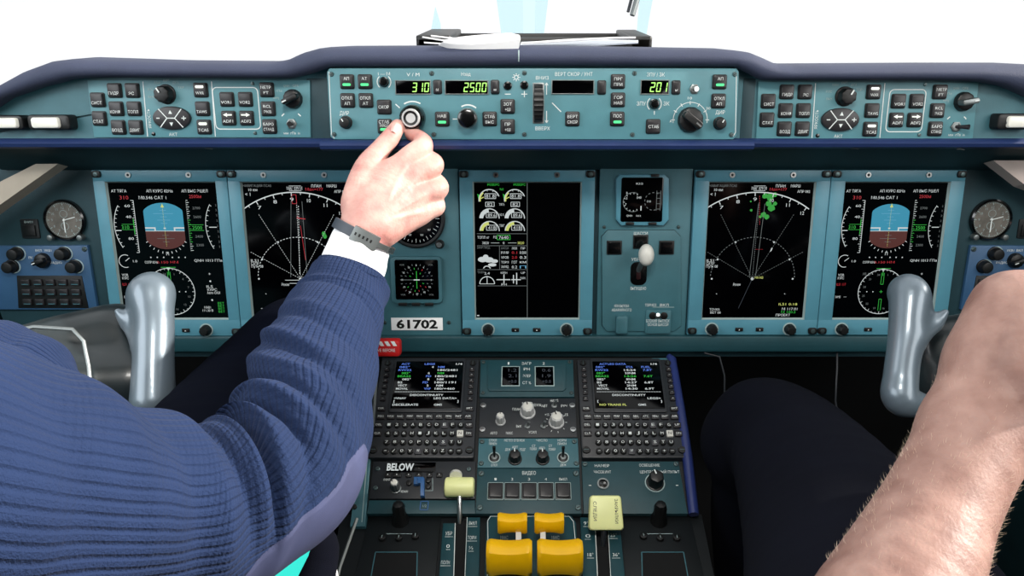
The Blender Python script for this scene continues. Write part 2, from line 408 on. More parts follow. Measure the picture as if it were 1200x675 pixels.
for x in xs:
    T = padf.world(x, interp(TOP, x)); B = padf.world(x, interp(BOT, x)); B.x = T.x
    c = (T+B)/2; hv = (T-B)/2; ring_ = [B+Vector((0, .05, .002)), B+Vector((0, .012, 0))]
    for k in range(9):
        a = R(-90+180*k/8); ring_.append(c+hv*math.sin(a)+Vector((0, .012-.02*math.cos(a), 0)))
    ring_ += [T+Vector((0, .06, -.002)), T+Vector((0, .30, -.045)), T+Vector((0, .42, -.075)), T+Vector((0, .42, -.12))]
    NP = len(ring_); V += [g.mat().inverted() @ p for p in ring_]; cols += 1
for i in range(cols-1):
    for k in range(NP-1): Fs.append((i*NP+k, (i+1)*NP+k, (i+1)*NP+k+1, i*NP+k+1))
Fs += [tuple(range(NP)), tuple((cols-1)*NP+k for k in reversed(range(NP)))]
b.add(V, Fs, 'navy_pad'); b.build('padded_cover', gs, smooth=1.2)
b = MB(); kx = g.sc(620, 56)[0]
u, v = g.px(608, 66, .02)
b.tube([(u, v+.006, .028), (u, v, .0305), (u, v-.006, .028)], .0007, 'print_dim', 6); b.build('seam', gs)
# fascia behind the control panels
b = MB()
up_ = [(x, interp(BOT, x)-3) for x in range(-60, 1261, 20)]
b.prism([g.px(x, y) for x, y in up_]+[g.px(1262, 164), g.px(-62, 164)], -.012, 0, 'teal_mid'); b.build('fascia', gs)
b = MB()                                                                  # navy rounded lip under the panels
prof = [(-.03, .0), (.006, 0), (.012, -.002), (.015, -.0055), (.013, -.0095), (.004, -.012), (-.03, -.013)]
u0, u1 = g.px(-62, 163)[0], g.px(1262, 163)[0]; vv = g.px(620, 162)[1]
V = [(u, vv+d, z) for u in (u0, u1) for z, d in prof]; n = len(prof)
b.add(V, [(i, (i+1) % n, n+(i+1) % n, n+i) for i in range(n)]+[tuple(range(n)), tuple(range(n, 2*n))], 'navy_lip')
uc0, uc1 = g.px(384, 163)[0], g.px(874, 163)[0]
V = [(u, vv-.001+d, z+.022) for u in (uc0, uc1) for z, d in prof]
b.add(V, [(i, (i+1) % n, n+(i+1) % n, n+i) for i in range(n)]+[tuple(range(n)), tuple(range(n, 2*n))], 'navy_lip')
b.build('lower_lip', gs)
b = MB()                                                                  # underside running back to the instrument panel
Lw = [g.world(-62, 170), g.world(1262, 170)]; z_ = Lw[0].z
a = MAIN.world(620, 199); A = [Vector((Lw[0].x, a.y, a.z)), Vector((Lw[1].x, a.y, a.z))]
inv = g.mat().inverted()
def strip(p, q, d): return [inv @ p[0], inv @ p[1], inv @ q[1], inv @ q[0], inv @ (p[0]+d), inv @ (p[1]+d), inv @ (q[1]+d), inv @ (q[0]+d)]
mid = [Vector((p.x, p.y+.018, p.z-.006)) for p in Lw]
BX = [(0, 1, 2, 3), (4, 5, 6, 7), (0, 1, 5, 4), (2, 3, 7, 6), (0, 3, 7, 4), (1, 2, 6, 5)]
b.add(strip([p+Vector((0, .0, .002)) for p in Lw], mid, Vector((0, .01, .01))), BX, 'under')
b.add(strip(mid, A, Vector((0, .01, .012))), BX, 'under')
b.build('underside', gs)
for x, y in ((202, 165), (245, 174), (376, 168), (404, 174), (553, 174), (693, 174), (838, 173), (868, 170), (1002, 174), (1126, 175)):
    b = MB(); p = inv @ W(x, y, g.world(x, 168).y and (FW.dot(g.world(x, 170)-CAM))-.004)
    b.tube([p+Vector((-.005, 0, 0)), p+Vector((-.001, .0005, .001)), p+Vector((.004, -.0005, 0))], [.0006, .0011, .0008], 'steel_dull', 8)
    b.build('clip', gs)
for x0, x1 in ((364, 384), (867, 886)):                                    # plates in the gaps at both ends of the middle panel
    b = MB(); rect_px(g, b, x0, 92, x1, 163, -.004, .001, 'teal_dark'); b.build('gap_plate', gs)

# ---- wing control panels
def ovalpad(fr, t, x, y, w, h_):
    u, v = fr.px(x, y); k = fr.sc(x, y)[0]; a, c = w*k/2, h_*k/2; b = MB()
    b.lathe(u, v, [(a, -.001), (a, .002), (a*.96, .0038), (a*.9, .0042), (.0001, .0044)], 'key', 44, sy=c/a)
    z = .0048; lw = .0011
    q = a*.2
    b.line((u-q, v), (u+q, v), lw, z, 'print')
    for sx in (-1, 1):
        for sy in (-1, 1): b.line((u+sx*q, v), (u+sx*a*.6, v+sy*c*.78), lw, z, 'print')
    for sy in (-1, 1): b.fill([(u, v+sy*c*.68), (u-a*.1, v+sy*c*.36), (u+a*.1, v+sy*c*.36)], z, 'print')
    b.line((u-a*.76, v), (u-a*.58, v), lw, z, 'print')
    b.line((u+a*.56, v), (u+a*.8, v), lw, z, 'print'); b.line((u+a*.68, v-a*.11), (u+a*.68, v+a*.11), lw, z, 'print')
    return b.build('cursor_pad', t)

def wing_panel(right):
    S = {}
    if not right:
        fr = WING.at(233, 128, .003)
        t = thing('display_control_panel', 'left teal display control panel with two columns of square keys beside the middle autopilot panel', 'control panel', fr)
        plate = [(102, 94), (363, 94), (364, 161), (110, 161)]
        B = [(115.1, 117, 'СИСТ'), (117.2, 138.8, 'СТАТ'), (134.9, 106, 'ГИДР'), (155.6, 106, 'ЭС'), (136.9, 127.4, 'КОНФ'), (157.7, 127.4, 'ТОПЛ'), (139.4, 149.2, 'ВОЗД'), (159.7, 149.2, 'ДВИГ')]
        L1 = ((167.4, 95.5), (173, 160)); L2 = ((247.8, 95.5), (252.4, 160)); K = (195, 110.5); O = (202.3, 138.4); VT = (174.8, 139); D = (180, 157); AK = (203, 157.5)
        C = [(235.7, 105.6, 'WXR', 1), (237.8, 127.4, 'TAWS', 0), (239.8, 148.8, 'TCAS', 1)]
        RR = (253.5, 102.5, 301.7, 151.3); N = [(266.4, 116.4, 'VOR1', None), (288, 116.4, 'VOR2', None), (268.5, 138.4, 'ADF1', 'left'), (289.6, 138.4, 'ADF2', 'right')]
        Q = [(313, 105.2, ('МЕТР', 'FT')), (314.7, 127.4, ('RCL', 'ЭКВ')), (316.2, 148.2, ('БАРО', 'СТАНД'))]; KK = (343.6, 116); TG = (342, 145)
        scr = [(296, 98), (299, 156)]; BT = (342, 156)
    else:
        fr = WING.at(1015, 129, .003)
        t = thing('display_control_panel', 'right teal display control panel with two columns of square keys beside the middle autopilot panel', 'control panel', fr)
        plate = [(889, 96), (1147, 97), (1140, 163), (886, 163)]
        B = [(900, 118.5, 'СИСТ'), (898.4, 140.3, 'СТАТ'), (921.6, 107.7, 'ГИДР'), (943, 107.7, 'ЭС'), (920.2, 129.5, 'КОНФ'), (941, 129.5, 'ТОПЛ'), (918.7, 150.9, 'ВОЗД'), (939.9, 150.9, 'ДВИГ')]
        L1 = ((955.8, 97.5), (951.5, 161.5)); L2 = ((1037, 97.5), (1031, 161.5)); K = (989.7, 113); O = (983.9, 140.3); VT = (956.8, 140); D = (958, 159); AK = (982.4, 159.6)
        C = [(1023.3, 107.7, 'WXR', 1), (1021.4, 129.5, 'TAWS', 0), (1019.3, 151.3, 'TCAS', 1)]
        RR = (1037.3, 105, 1085.5, 154.4); N = [(1052.5, 118.5, 'VOR1', None), (1073.7, 118.5, 'VOR2', None), (1049.8, 140.5, 'ADF1', 'left'), (1071.2, 140.5, 'ADF2', 'right')]
        Q = [(1101, 107.7, ('МЕТР', 'FT')), (1097.9, 129.5, ('RCL', 'ЭКВ')), (1095.4, 150.9, ('БАРО', 'СТАНД'))]; KK = (1128.6, 119); TG = (1120, 148.5)
        scr = [(1084, 99), (1077, 158)]; BT = (1121, 158)
    b = MB(); b.prism(pl(fr, plate), -.003, 0, 'teal', .0006); b.build('face_plate', t)
    for x, y, s_ in B: button(fr, t, x, y, [s_], tsize=3.4)
    for x, y, s_, l in C: button(fr, t, x, y, [s_], lit='bar' if l else None, pos='high', bar='e_lit', tsize=3.4)
    for x, y, s_, l in N: button(fr, t, x, y, [s_], lit=l, pos='high', bar='e_lit', tsize=3.4)
    for x, y, ls in Q: button(fr, t, x, y, ls, tsize=3.2)
    knob(fr, t, K[0], K[1], 10.6, .014, flute=8, ptr=120 if not right else 60)
    barknob(fr, t, KK[0], KK[1], 11.3, .018, ang=205 if not right else 10, grip='black' if not right else 'steel_dull')
    toggle(fr, t, TG[0], TG[1], 6.2, dx=1 if not right else 9, dy=0, m='black' if not right else 'key')
    ovalpad(fr, t, O[0], O[1], 44.5, 27)
    b = MB(); u, v = fr.px(*D); b.cyl(u, v, .0024, -.001, .0006, 'black_gloss', 16); b.build('light_sensor', t)
    b = MB(); plline(fr, b, L1, 1.0); plline(fr, b, L2, 1.0)
    u0, v0 = fr.px(RR[0], RR[3]); u1, v1 = fr.px(RR[2], RR[1])
    b.path(b.rrect((u0+u1)/2, (v0+v1)/2, u1-u0, v1-v0, .005, 4), .0011, .0005, 'print', True)
    letter(fr, b, 'ЯРКОСТЬ', VT[0], VT[1], 3.4, rot=math.pi/2, w=22); letter(fr, b, 'АКТ', AK[0], AK[1], 3.6, w=10)
    for a, s_ in ((200, 'ВЫК'), (165, 'РЛС'), (125, 'ПЛАН'), (90, 'КАРТ'), (55, 'ДУГА'), (25, 'ТЕР')):
        letter(fr, b, s_, K[0]+18*math.cos(R(a))*1.05, K[1]-2-14*math.sin(R(a)), 2.6, 'print_dim', w=7)
    for a, s_ in ((180, 'ммHg'), (145, 'гПа'), (110, 'QNH'), (75, 'QFE')):
        letter(fr, b, s_, KK[0]-2+18*math.cos(R(a)), KK[1]-1-15*math.sin(R(a)), 2.6, 'print_dim', w=7)
    letter(fr, b, 'мм  гПа  in', BT[0], BT[1], 2.8, w=19)
    for sx in (-1, 1): plarc(fr, b, TG[0], TG[1], 14, 90-sx*52, 90-sx*35, 1.2)
    b.build('lettering', t, recalc=False)
    for x, y in scr: screw(fr, t, x, y, 2.2)
wing_panel(False); wing_panel(True)

# ---- middle autopilot control panel
fr = FCU.at(625, 122)
t = thing('autopilot_control_panel', 'wide teal autopilot control panel in the middle of the glareshield with green digital readouts', 'control panel', fr)
b = MB(); P = [(386, 80), (863, 80), (866, 84), (863, 160), (859, 163.5), (391, 163.5), (387, 160), (383, 84)]
b.prism(pl(fr, P), -.02, 0, 'teal', .001); b.build('housing', t)
BS = [(407, 95.7, ('АП',), 1), (428, 95.7, ('АТ',), 1), (407.6, 117.7, ('ОТКЛ', 'АП'), 0), (429, 117.7, ('ОТКЛ', 'АТ'), 0), (450.5, 125.4, ('СКОР',), 2), (451, 148, ('СТАБ', 'МАШ'), 1),
      (518.4, 139.5, ('НАВ',), 1), (574, 139.3, ('СТАБ', 'ВЫС'), 0), (595, 124.7, ('ЗОТ', '+Ш'), 0), (595, 148.2, ('ПР', '+Ш'), 0), (670.7, 139.3, ('ВЕРТ', 'СКОР'), 0),
      (724, 95.5, ('ПРГ', 'ПРИ'), 0), (724, 117, ('ГОР', 'НАВ'), 0), (723.2, 139.3, ('ПОС',), 1), (765.2, 148.2, ('СТАБ',), 2), (843, 96, ('АП',), 1), (841.7, 118.3, ('ОТКЛ', 'АП'), 0)]
for x, y, ls, l in BS: button(fr, t, x, y, ls, lit='bar' if l == 1 else None, pos='mid' if l == 2 else 'low', tsize=3.5)
for x, y, s_ in ((512.8, 102, 'М'), (580.2, 102, 'м'), (705, 102.5, ''), (792, 102.5, 'н')): button(fr, t, x, y, [s_] if s_ else [], w=10.5, hh=17, tsize=3)
readout(fr, t, 464.5, 94.9, 504, 109.8, '310'); readout(fr, t, 522.5, 94.9, 571.5, 109.8, '2500'); readout(fr, t, 647, 94.5, 695.5, 109.5, ''); readout(fr, t, 751, 94.5, 783.5, 109.8, '201')
def small(x, y, r, H=.006, name='round_button'): knob(fr, t, x, y, r, H, name=name, m='black_gloss')
small(450, 96, 5.5); small(595, 100.5, 4.6, .003); small(614.4, 99.8, 4.6, .003); knob(fr, t, 766.8, 121.8, 5.6, .006, name='round_button', m='black_gloss')
knob(fr, t, 405.5, 143.4, 7, .01, ptr=120); knob(fr, t, 843, 144.5, 7, .01, ptr=60)
# speed knob with silver ring
u, v = fr.px(484, 138); k = fr.sc(484, 138)[0]; b = MB(); r = 15.2*k
b.lathe(u, v, [(r, 0), (r, .003), (r*.93, .012), (r*.8, .0145), (r*.68, .0148)], 'black_gloss', 48)
b.lathe(u, v, [(r*.7, .0145), (r*.7, .018), (r*.66, .0192), (r*.56, .0192), (r*.54, .0178)], 'silver_paint', 60, flute=20, fl=.03)
b.lathe(u, v, [(r*.56, .0175), (r*.5, .0185), (r*.3, .0175), (.0001, .017)], 'black', 40)
SPK = b.build('speed_knob', t)
u, v = fr.px(548.5, 138.4); b = MB(); r = 11.3*k
b.lathe(u, v, [(r, 0), (r, .012), (r*.9, .016), (r*.7, .017), (.0001, .0168)], 'black_gloss', 48)
b.ring(u, v, r*.9, r*1.02, .010, .0125, 'steel_dull', 40); b.build('altitude_knob', t)
barknob(fr, t, 808.8, 140.5, 15, .019, ang=-38, name='heading_knob', grip='black', mark='steel')
toggle(fr, t, 813.5, 104.3, 6, dx=1.5, dy=0, L=.006)
# vertical speed thumbwheel
b = MB(); u, v = fr.px(631, 121); kx, ky = fr.sc(631, 121)
b.box(u, v, 13.5*kx, 48*ky, -.001, .0006, 'steel_dull', r=.001, bev=.0002); b.box(u, v, 10.5*kx, 45*ky, -.001, .0009, 'black', r=.001, bev=.0002)
wv = []; n = 25; Fs = []
for i in range(n):
    a = R(-90+180*i/(n-1)); rr = 22*ky; hw = (3.6+2.4*math.cos(a))*kx
    for q, z in ((-1, 0), (-.9, .0015), (.9, .0015), (1, 0)):
        wv.append((u+q*hw, v+math.sin(a)*rr, max(0, math.cos(a)*.011)+z+(.0008 if i % 2 else 0)))
for i in range(n-1):
    for q in range(3): Fs.append((i*4+q, i*4+q+1, (i+1)*4+q+1, (i+1)*4+q))
b.add(wv, Fs, 'black'); b.build('thumbwheel', t)
b = MB()
for s_, x, y, z, w in (('I — М', 450, 86.5, 3.6, 14), ('V / M', 484, 87.4, 4, 15), ('Нзад', 546, 87.2, 4, 11), ('ВНИЗ', 635.5, 91.2, 4, 15), ('ВВЕРХ', 636, 150.5, 4, 17), ('ВЕРТ СКОР / УНТ', 672.5, 86.8, 4.2, 44),
                      ('ЗПУ / ЗК', 768.5, 87.3, 4.2, 21), ('ЗПУ', 751.5, 121.3, 4.4, 10.5), ('ЗК', 781, 121.3, 4.4, 7), ('ДИР', 403.5, 133, 4.6, 11), ('ДИР', 844, 132, 4.2, 11)):
    letter(fr, b, s_, x, y, z, w=w)
for x0, x1 in ((591.5, 598.5), (611, 618)): plline(fr, b, [(x0, 110.3), (x1, 110.3)], 1)
plline(fr, b, [(614.5, 106.8), (614.5, 113.8)], 1)
plarc(fr, b, 605, 90.7, 2.2, 0, 360, .9)
for a in range(0, 360, 45): plline(fr, b, [(605+3.2*math.cos(R(a)), 90.7+3.2*math.sin(R(a))), (605+4.6*math.cos(R(a)), 90.7+4.6*math.sin(R(a)))], .9)
plarc(fr, b, 450, 96, 8, -50, 50, 1); plarc(fr, b, 450, 96, 8, 130, 230, 1); plarc(fr, b, 766.8, 121.8, 8.2, -50, 50, 1); plarc(fr, b, 766.8, 121.8, 8.2, 130, 230, 1)
plarc(fr, b, 484, 138, 18.5, 60, 122, 1.6); plarc(fr, b, 548.5, 138.4, 15, 50, 120, 1.6)
plline(fr, b, [(463.5, 122), (468.5, 126.5)], 1.2); plline(fr, b, [(530.5, 139.5), (536, 139.5)], 1); plline(fr, b, [(647, 120.5), (657.5, 131)], 1.1); plline(fr, b, [(766.8, 130), (766.8, 134.5)], .9)
for x in (624.8, 640.5):
    for y0, y1 in ((97, 111), (130, 143.5)): plline(fr, b, [(x, y0), (x, y1)], 1)
plline(fr, b, [(638.8, 100), (640.5, 97), (642.2, 100)], .9); plline(fr, b, [(638.8, 141), (640.5, 144), (642.2, 141)], .9)
plarc(fr, b, 808.8, 140.5, 20, -10, 190, .7)
for a in range(0, 181, 30): plline(fr, b, [(808.8+18*math.cos(R(a)), 140.5-18*math.sin(R(a))), (808.8+22*math.cos(R(a)), 140.5-22*math.sin(R(a)))], .9)
letter(fr, b, '10', 808.5, 115, 3, w=5); letter(fr, b, 'А', 786, 142, 3); letter(fr, b, '30', 830, 127, 3, w=5)
plline(fr, b, [(860, 84), (863, 88), (862, 155), (859, 160)], .8); plline(fr, b, [(385.5, 84), (388.5, 158), (392, 162)], .8)
for x0, y0, x1, y1 in ((463.5, 94, 505, 110.7), ):
    pass
b.build('lettering', t, recalc=False)
for x, y in ((388.5, 87), (506, 86), (614.5, 85.5), (391.5, 157.5), (508.5, 157.5), (614.4, 157.5), (743.5, 86), (741, 157.8), (861, 87), (857, 158)): screw(fr, t, x, y, 2.8)

# ---- swivelling map lights at the glareshield ends
def maplight(x0, x1, y0, y1, lx0, lx1, label):
    fr = WING.at((x0+x1)/2, (y0+y1)/2, .002); t = thing('map_light', label, 'map light', fr, group='map lights on the glareshield ends')
    b = MB(); rect_px(fr, b, x0, y0, x1, y1, -.004, .014, 'black', r=.004, bev=.003); b.build('housing', t)
    b = MB(); rect_px(fr, b, lx0, y0+3, lx1, y1-2, .006, .0185, 'cream', r=.003, bev=.003)
    (u, v) = fr.px(max(lx0, 4)+2, (y0+y1)/2)
    b.build('lens', t)
    b = MB(); u, v = fr.px(x1-5 if lx0-x0 < 8 else x0+5, (y0+y1)/2+1); b.cyl(u, v, .003, .012, .0155, 'steel_dull', 16); b.build('pivot', t)
maplight(33, 80, 134.5, 152.5, 36, 67, 'black swivelling map light with whole white lens at the left end of the glareshield')
maplight(-12, 25, 135, 152.5, -10, 18, 'map light cut by the left edge of the photo')
maplight(1168, 1215, 133, 152, 1181, 1212, 'map light cut by the right edge, at the right end of the glareshield')

# ================================================================== INSTRUMENT PANEL BOARD
fr = MAIN.at(620, 300, -.004)
t = thing('instrument_panel', 'broad dark teal instrument panel board carrying all the large display screens', 'instrument panel', fr)
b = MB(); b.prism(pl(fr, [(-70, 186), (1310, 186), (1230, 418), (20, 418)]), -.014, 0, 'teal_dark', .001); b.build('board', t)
b = MB(); u0 = fr.px(190, 404)[0]; u1 = fr.px(1060, 404)[0]; v0 = fr.px(620, 413, .014)[1]; v1 = fr.px(620, 394, .014)[1]
b.box((u0+u1)/2, (v0+v1)/2, u1-u0, v1-v0, -.004, .014, 'teal_ped', r=.002, bev=.003); b.build('lower_rail', t)
b = MB(); rect_px(fr, b, 150, 194, 1090, 198, -.002, .004, 'black'); b.build('upper_gap', t)

# ---- display units
def display_unit(x0, x1, y1, kind, label, knobs, keys, tl=True):
    """bezel pixel box: top edge x0..x1 at y 199, bottom at y1; kind draws the symbology"""
    cx = (x0+x1)/2; fr = MAIN.at(cx, 290, 0)
    t = thing('display_unit', label, 'display', fr, group='five large display units on the instrument panel')
    (a, tp), (c, _) = fr.px(x0, 199.5, .008), fr.px(x1, 199.5, .008); bt = fr.px(cx, y1, .008)[1]
    w, h = c-a, tp-bt; mx, my = (a+c)/2, (tp+bt)/2
    sa, st = fr.px(x0+(x1-x0)*.098, 213, .008); sd = (a+c)-sa; sb = fr.px(cx, 374.5, .008)[1]
    b = MB(); D = .008
    fl = sa-a
    b.prism([(a, bt), (c, bt), (c, sb), (a, sb)], -.01, D, 'teal_bezel', .0008); b.prism([(a, st), (c, st), (c, tp), (a, tp)], -.01, D, 'teal_bezel', .0008)
    b.prism([(a, sb-.001), (sa, sb-.001), (sa, st+.001), (a, st+.001)], -.01, D, 'teal_bezel', .0004); b.prism([(sd, sb-.001), (c, sb-.001), (c, st+.001), (sd, st+.001)], -.01, D, 'teal_bezel', .0004)
    lw = .0016
    for q in ([(sa, sb), (sd, sb), (sd-lw, sb+lw), (sa+lw, sb+lw)], [(sa, st), (sd, st), (sd-lw, st-lw), (sa+lw, st-lw)], [(sa, sb), (sa+lw, sb+lw), (sa+lw, st-lw), (sa, st)], [(sd, sb), (sd-lw, sb+lw), (sd-lw, st-lw), (sd, st)]):
        z = [D, D, .004, .004] if q[1][0] == sd or abs(q[1][1]-q[0][1]) < 1e-9 else [D, .004, .004, D]
        b.add([(p[0], p[1], zz) for p, zz in zip(q, z)], [(0, 1, 2, 3)], 'print_dim')
    b.build('bezel', t)
    b = MB(); b.add([(sa+.0005, sb+.0005, .003), (sd-.0005, sb+.0005, .003), (sd-.0005, st-.0005, .003), (sa+.0005, st-.0005, .003)], [(0, 1, 2, 3)], 'screen')
    U = (sd-sa)/100
    class DW:
        H = (st-sb)/U
        def p(s, x, y): return (sa+x*U, st-y*U)
        def l(s, x0, y0, x1, y1, w=.5, m='e_white', dash=0): b.line(s.p(x0, y0), s.p(x1, y1), w*U, .0033, m, dash*U)
        def a(s, x, y, r, a0, a1, w=.6, m='e_white', seg=24, dash=False): b.arc(s.p(x, y), r*U, a0, a1, w*U, .0033, m, seg, dash)
        def t(s, tx, x, y, sz=2.6, m='e_white', w=None): u, v = s.p(x, y); b.text(tx, u, v, sz*U, .0034, m, w=None if w is None else w*U)
        def f(s, pts, m, z=.0032): b.fill([s.p(x, y) for x, y in pts], z, m)
    kind(DW()); b.build('screen', t, recalc=False, smooth=0)
    for kx_ in knobs:
        uu, vv = fr.px(kx_, y1-7, .008); b = MB(); b.ring(uu, vv, .0075, .0092, .007, .0088, 'print_dim', 28); b.lathe(uu, vv, [(.0072, .007), (.0068, .017), (.005, .019), (.0001, .0192)], 'black', 36, flute=9, fl=.1); b.build('rotary_knob', t)
    for kx_ in keys:
        uu, vv = fr.px(kx_, y1-6.5, .008); b = MB(); b.box(uu, vv, .0105, .0052, .007, .0098, 'black', r=.001, bev=.0008); b.fill([(uu-.001, vv-.0008), (uu+.001, vv-.0008), (uu, vv+.001)], .0101, 'print'); b.build('key', t)
    for fx in (.27, .72):
        uu = a+w*fx; vv = tp-.006; b = MB(); b.ring(uu, vv, .0018, .0036, .007, .0094, 'steel', 20); b.cyl(uu, vv, .0018, .006, .0086, 'black', 16); b.build('screw', t)
    for cxx in (a+.006, c-.006):
        for cyy in (tp-.005, bt+.006):
            b = MB(); b.box(cxx, cyy, .012, .009, .006, .0105, 'black', r=.003, bev=.001); b.lathe(cxx, cyy, [(.0032, .0105), (.0028, .0115), (.0001, .0118)], 'screw', 12); b.build('corner_clamp', t)
    return t

def pfd(d, flip=False):
    H = d.H; s = H/128
    Y = lambda y: y*s
    T = lambda tx, x, y, z=2.6, m='e_white', w=None: d.t(tx, x, Y(y), z, m, w)
    T('AT ТЯГА', 10, 8.5, 2.6, w=14); T('АП КУРС 82На', 47, 8.5, 2.6, w=24); T('АП ВЫС ЭШЕЛ', 79, 8.5, 2.6, w=24)
    T('310', 14, 14.5, 3.4, 'e_red', 8); T('М0.546 САТ 1', 40, 14.5, 2.8, w=25); T('2500м', 79, 13.5, 3, 'e_red', 11)
    # attitude ball
    cx, cy, r = 48, Y(41), 18
    sky = []; gnd = []
    for k in range(25):
        a = R(8+164*k/24-4)
        x = cx+r*1.02*math.cos(a)*(1 if abs(math.cos(a)) < .8 else 1); y = cy-1-21*math.sin(a)**.8 if math.sin(a) > 0 else cy-1
        sky.append((max(cx-r, min(cx+r, cx+r*1.25*math.cos(a))), y))
    d.f([(cx+r, Y(45))]+sky+[(cx-r, Y(45))], 'e_sky')
    for k in range(25):
        a = R(180*k/24); gnd.append((max(cx-r, min(cx+r, cx+r*1.2*math.cos(a))), Y(45)+17*math.sin(a)))
    d.f(gnd, 'e_gnd')
    d.f([(cx-r, Y(45)), (cx+r, Y(45)), (cx+r, Y(45)-.1), (cx-r, Y(45)-.1)], 'e_white')
    d.l(cx-r, Y(45), cx+r, Y(45), .5)
    for y, w in ((26, 3), (29, 9), (32, 3), (35, 6), (38, 3), (49, 3), (52, 8), (55, 3)): d.l(cx-w, Y(y), cx+w, Y(y), .35, 'e_cyan' if y < 45 else 'e_grey')
    d.l(cx, Y(20), cx, Y(60), .35, 'e_yel', dash=.8)
    for sx in (-1, 1):
        d.l(cx+sx*9, Y(42.2), cx+sx*r, Y(42.2), 1.3); d.l(cx+sx*9, Y(41.6), cx+sx*9, Y(45), 1.3)
    d.l(cx-1, Y(42.5), cx+1, Y(42.5), 1.2)
    d.f([(cx, Y(20)), (cx-1.6, Y(23.4)), (cx+1.6, Y(23.4))], 'e_yel', .0034)
    for a in range(-60, 61, 12): d.l(cx+19.5*math.sin(R(a)), Y(45)+19.5*math.cos(R(a)), cx+21.5*math.sin(R(a)), Y(45)+21.5*math.cos(R(a)), .6)
    T('П', cx, 66, 3)
    for x in (32, 38, 44, 52, 58, 64): d.a(x, Y(69.5), .35, 0, 360, .6, seg=8)
    # speed tape
    d.l(22, Y(17), 22, Y(65), .5)
    for k in range(25): d.l(22-(2.6 if k % 4 == 0 else 1.4), Y(17+k*2), 22, Y(17+k*2), .45)
    for k, s_ in enumerate(('60', '40', '20', '80')): T(s_, 16, 22+k*10, 2.4, w=5) if k != 2 else None
    for k in range(2): d.l(9, Y(38.8+k*5), 21, Y(38.8+k*5), .35, 'e_green')
    T('310', 12, 41.5, 3.4, 'e_green', 7); d.l(20, Y(34), 20, Y(48), .7, 'e_green')
    # AoA / mach arc at far left
    d.a(40, Y(41), 38, 149, 211, .6)
    for a in range(150, 211, 6): d.l(40+38*math.cos(R(a)), Y(41)-38*math.sin(R(a)), 40+36*math.cos(R(a)), Y(41)-36*math.sin(R(a)), .5)
    d.l(3, Y(44.5), 8, Y(44.5), .8)
    # altitude tape
    for k in range(24): d.l(70, Y(17+k*2), 71.6+(k % 2), Y(17+k*2), .45, 'e_green' if 8 < k < 20 else 'e_white')
    d.l(70, Y(17), 70, Y(64), .35, 'e_grey')
    for k in range(2): d.l(71, Y(39.3+k*5.2), 84, Y(39.3+k*5.2), .35, 'e_green')
    T('2500', 78, 42, 3.2, 'e_green', 9)
    for y, s_ in ((24, '2700'), (32, '2600'), (50, '2400'), (58, '2300')): T(s_, 79, y, 2.3, 'e_grey', 7)
    d.a(127, Y(41), 41, 150, 210, .5)
    for a in range(151, 210, 7): d.l(127+41*math.cos(R(a)), Y(41)-41*math.sin(R(a)), 127+39*math.cos(R(a)), Y(41)-39*math.sin(R(a)), .5); T('2', 97, 41-41*math.sin(R(a))/s, 1.8, 'e_grey')
    d.l(89, Y(41.5), 96, Y(41.5), .7)
    # lower part
    d.a(8, Y(73), 6, 60, 290, .6); d.l(8, Y(73), 12, Y(70), .6); T('1.0', 17, 73, 2.2, w=4)
    T('QNH 1013 ГПа', 85, 72.5, 2.4, w=26); T('0.150 НМ', 47, 74, 2.2, 'e_red', 20); T('СОПР 82На', 32, 74, 2.2, w=12)
    hx, hy, hr = 47, Y(102), 22.5
    d.a(hx, hy, hr, 0, 360, .6, seg=48)
    for a in range(0, 360, 10): d.l(hx+hr*math.cos(R(a)), hy+hr*math.sin(R(a)), hx+(hr-(2.4 if a % 30 == 0 else 1.3))*math.cos(R(a)), hy+(hr-(2.4 if a % 30 == 0 else 1.3))*math.sin(R(a)), .45)
    for k, s_ in enumerate(('34', '1', '4', '7', '10', '13', '16', '19', '22', '25', '28', '31')):
        a = R(90-k*30+14); d.t(s_, hx+(hr-5)*math.cos(a), hy-(hr-5)*math.sin(a), 2, 'e_grey')
    for sy in (-1, 1):
        d.l(hx-1.2, hy+sy*7.5, hx-1.2, hy+sy*19, .45, 'e_green'); d.l(hx+1.2, hy+sy*7.5, hx+1.2, hy+sy*19, .45, 'e_green'); d.l(hx-1.2, hy+sy*7.5, hx+1.2, hy+sy*7.5, .5, 'e_green')
    d.l(hx, hy-22, hx, hy-16, .6, 'e_green'); d.f([(hx, hy-20), (hx-2, hy-23.5), (hx+2, hy-23.5)], 'e_white')
    for x in (-14, -8, 8, 14): d.a(hx+x, hy, .3, 0, 360, .6, seg=8)
    d.l(hx-1.5, hy, hx+1.5, hy, .5, 'e_green'); d.l(hx, hy-1.5, hx, hy+1.5, .5, 'e_green'); d.l(hx-7, hy-23.4, hx+7, hy-23.4, .5, 'e_green')
    T('VOR', 6, 86, 2.4, w=6); T('КУРС', 6, 89, 2.4, w=6); T('ILS1 117', 7, 95, 2.6, 'e_red', 9); T('DME', 5, 107, 2.2, w=5); T('---', 12, 107, 2.2)
    T('3В 13', 31, 85, 2.2, 'e_grey', 8); T('+', 85, 85, 3); T('ILS', 84, 97, 2.4, w=6); T('КУРС', 86, 100, 2.4, w=9); T('Авто СКИ', 87, 103, 2.4, w=12)
    d.a(85, Y(92), .5, 0, 360, .8, seg=8); d.a(85, Y(110), .5, 0, 360, .8, seg=8)
    for k in range(4): T('ВЕТ', 93, 113+k*2.7, 2, 'e_green', 6)
    T('НАВ1', 80, 117, 2.2, w=6); T('111.30 В', 80, 120, 2.2, w=10)

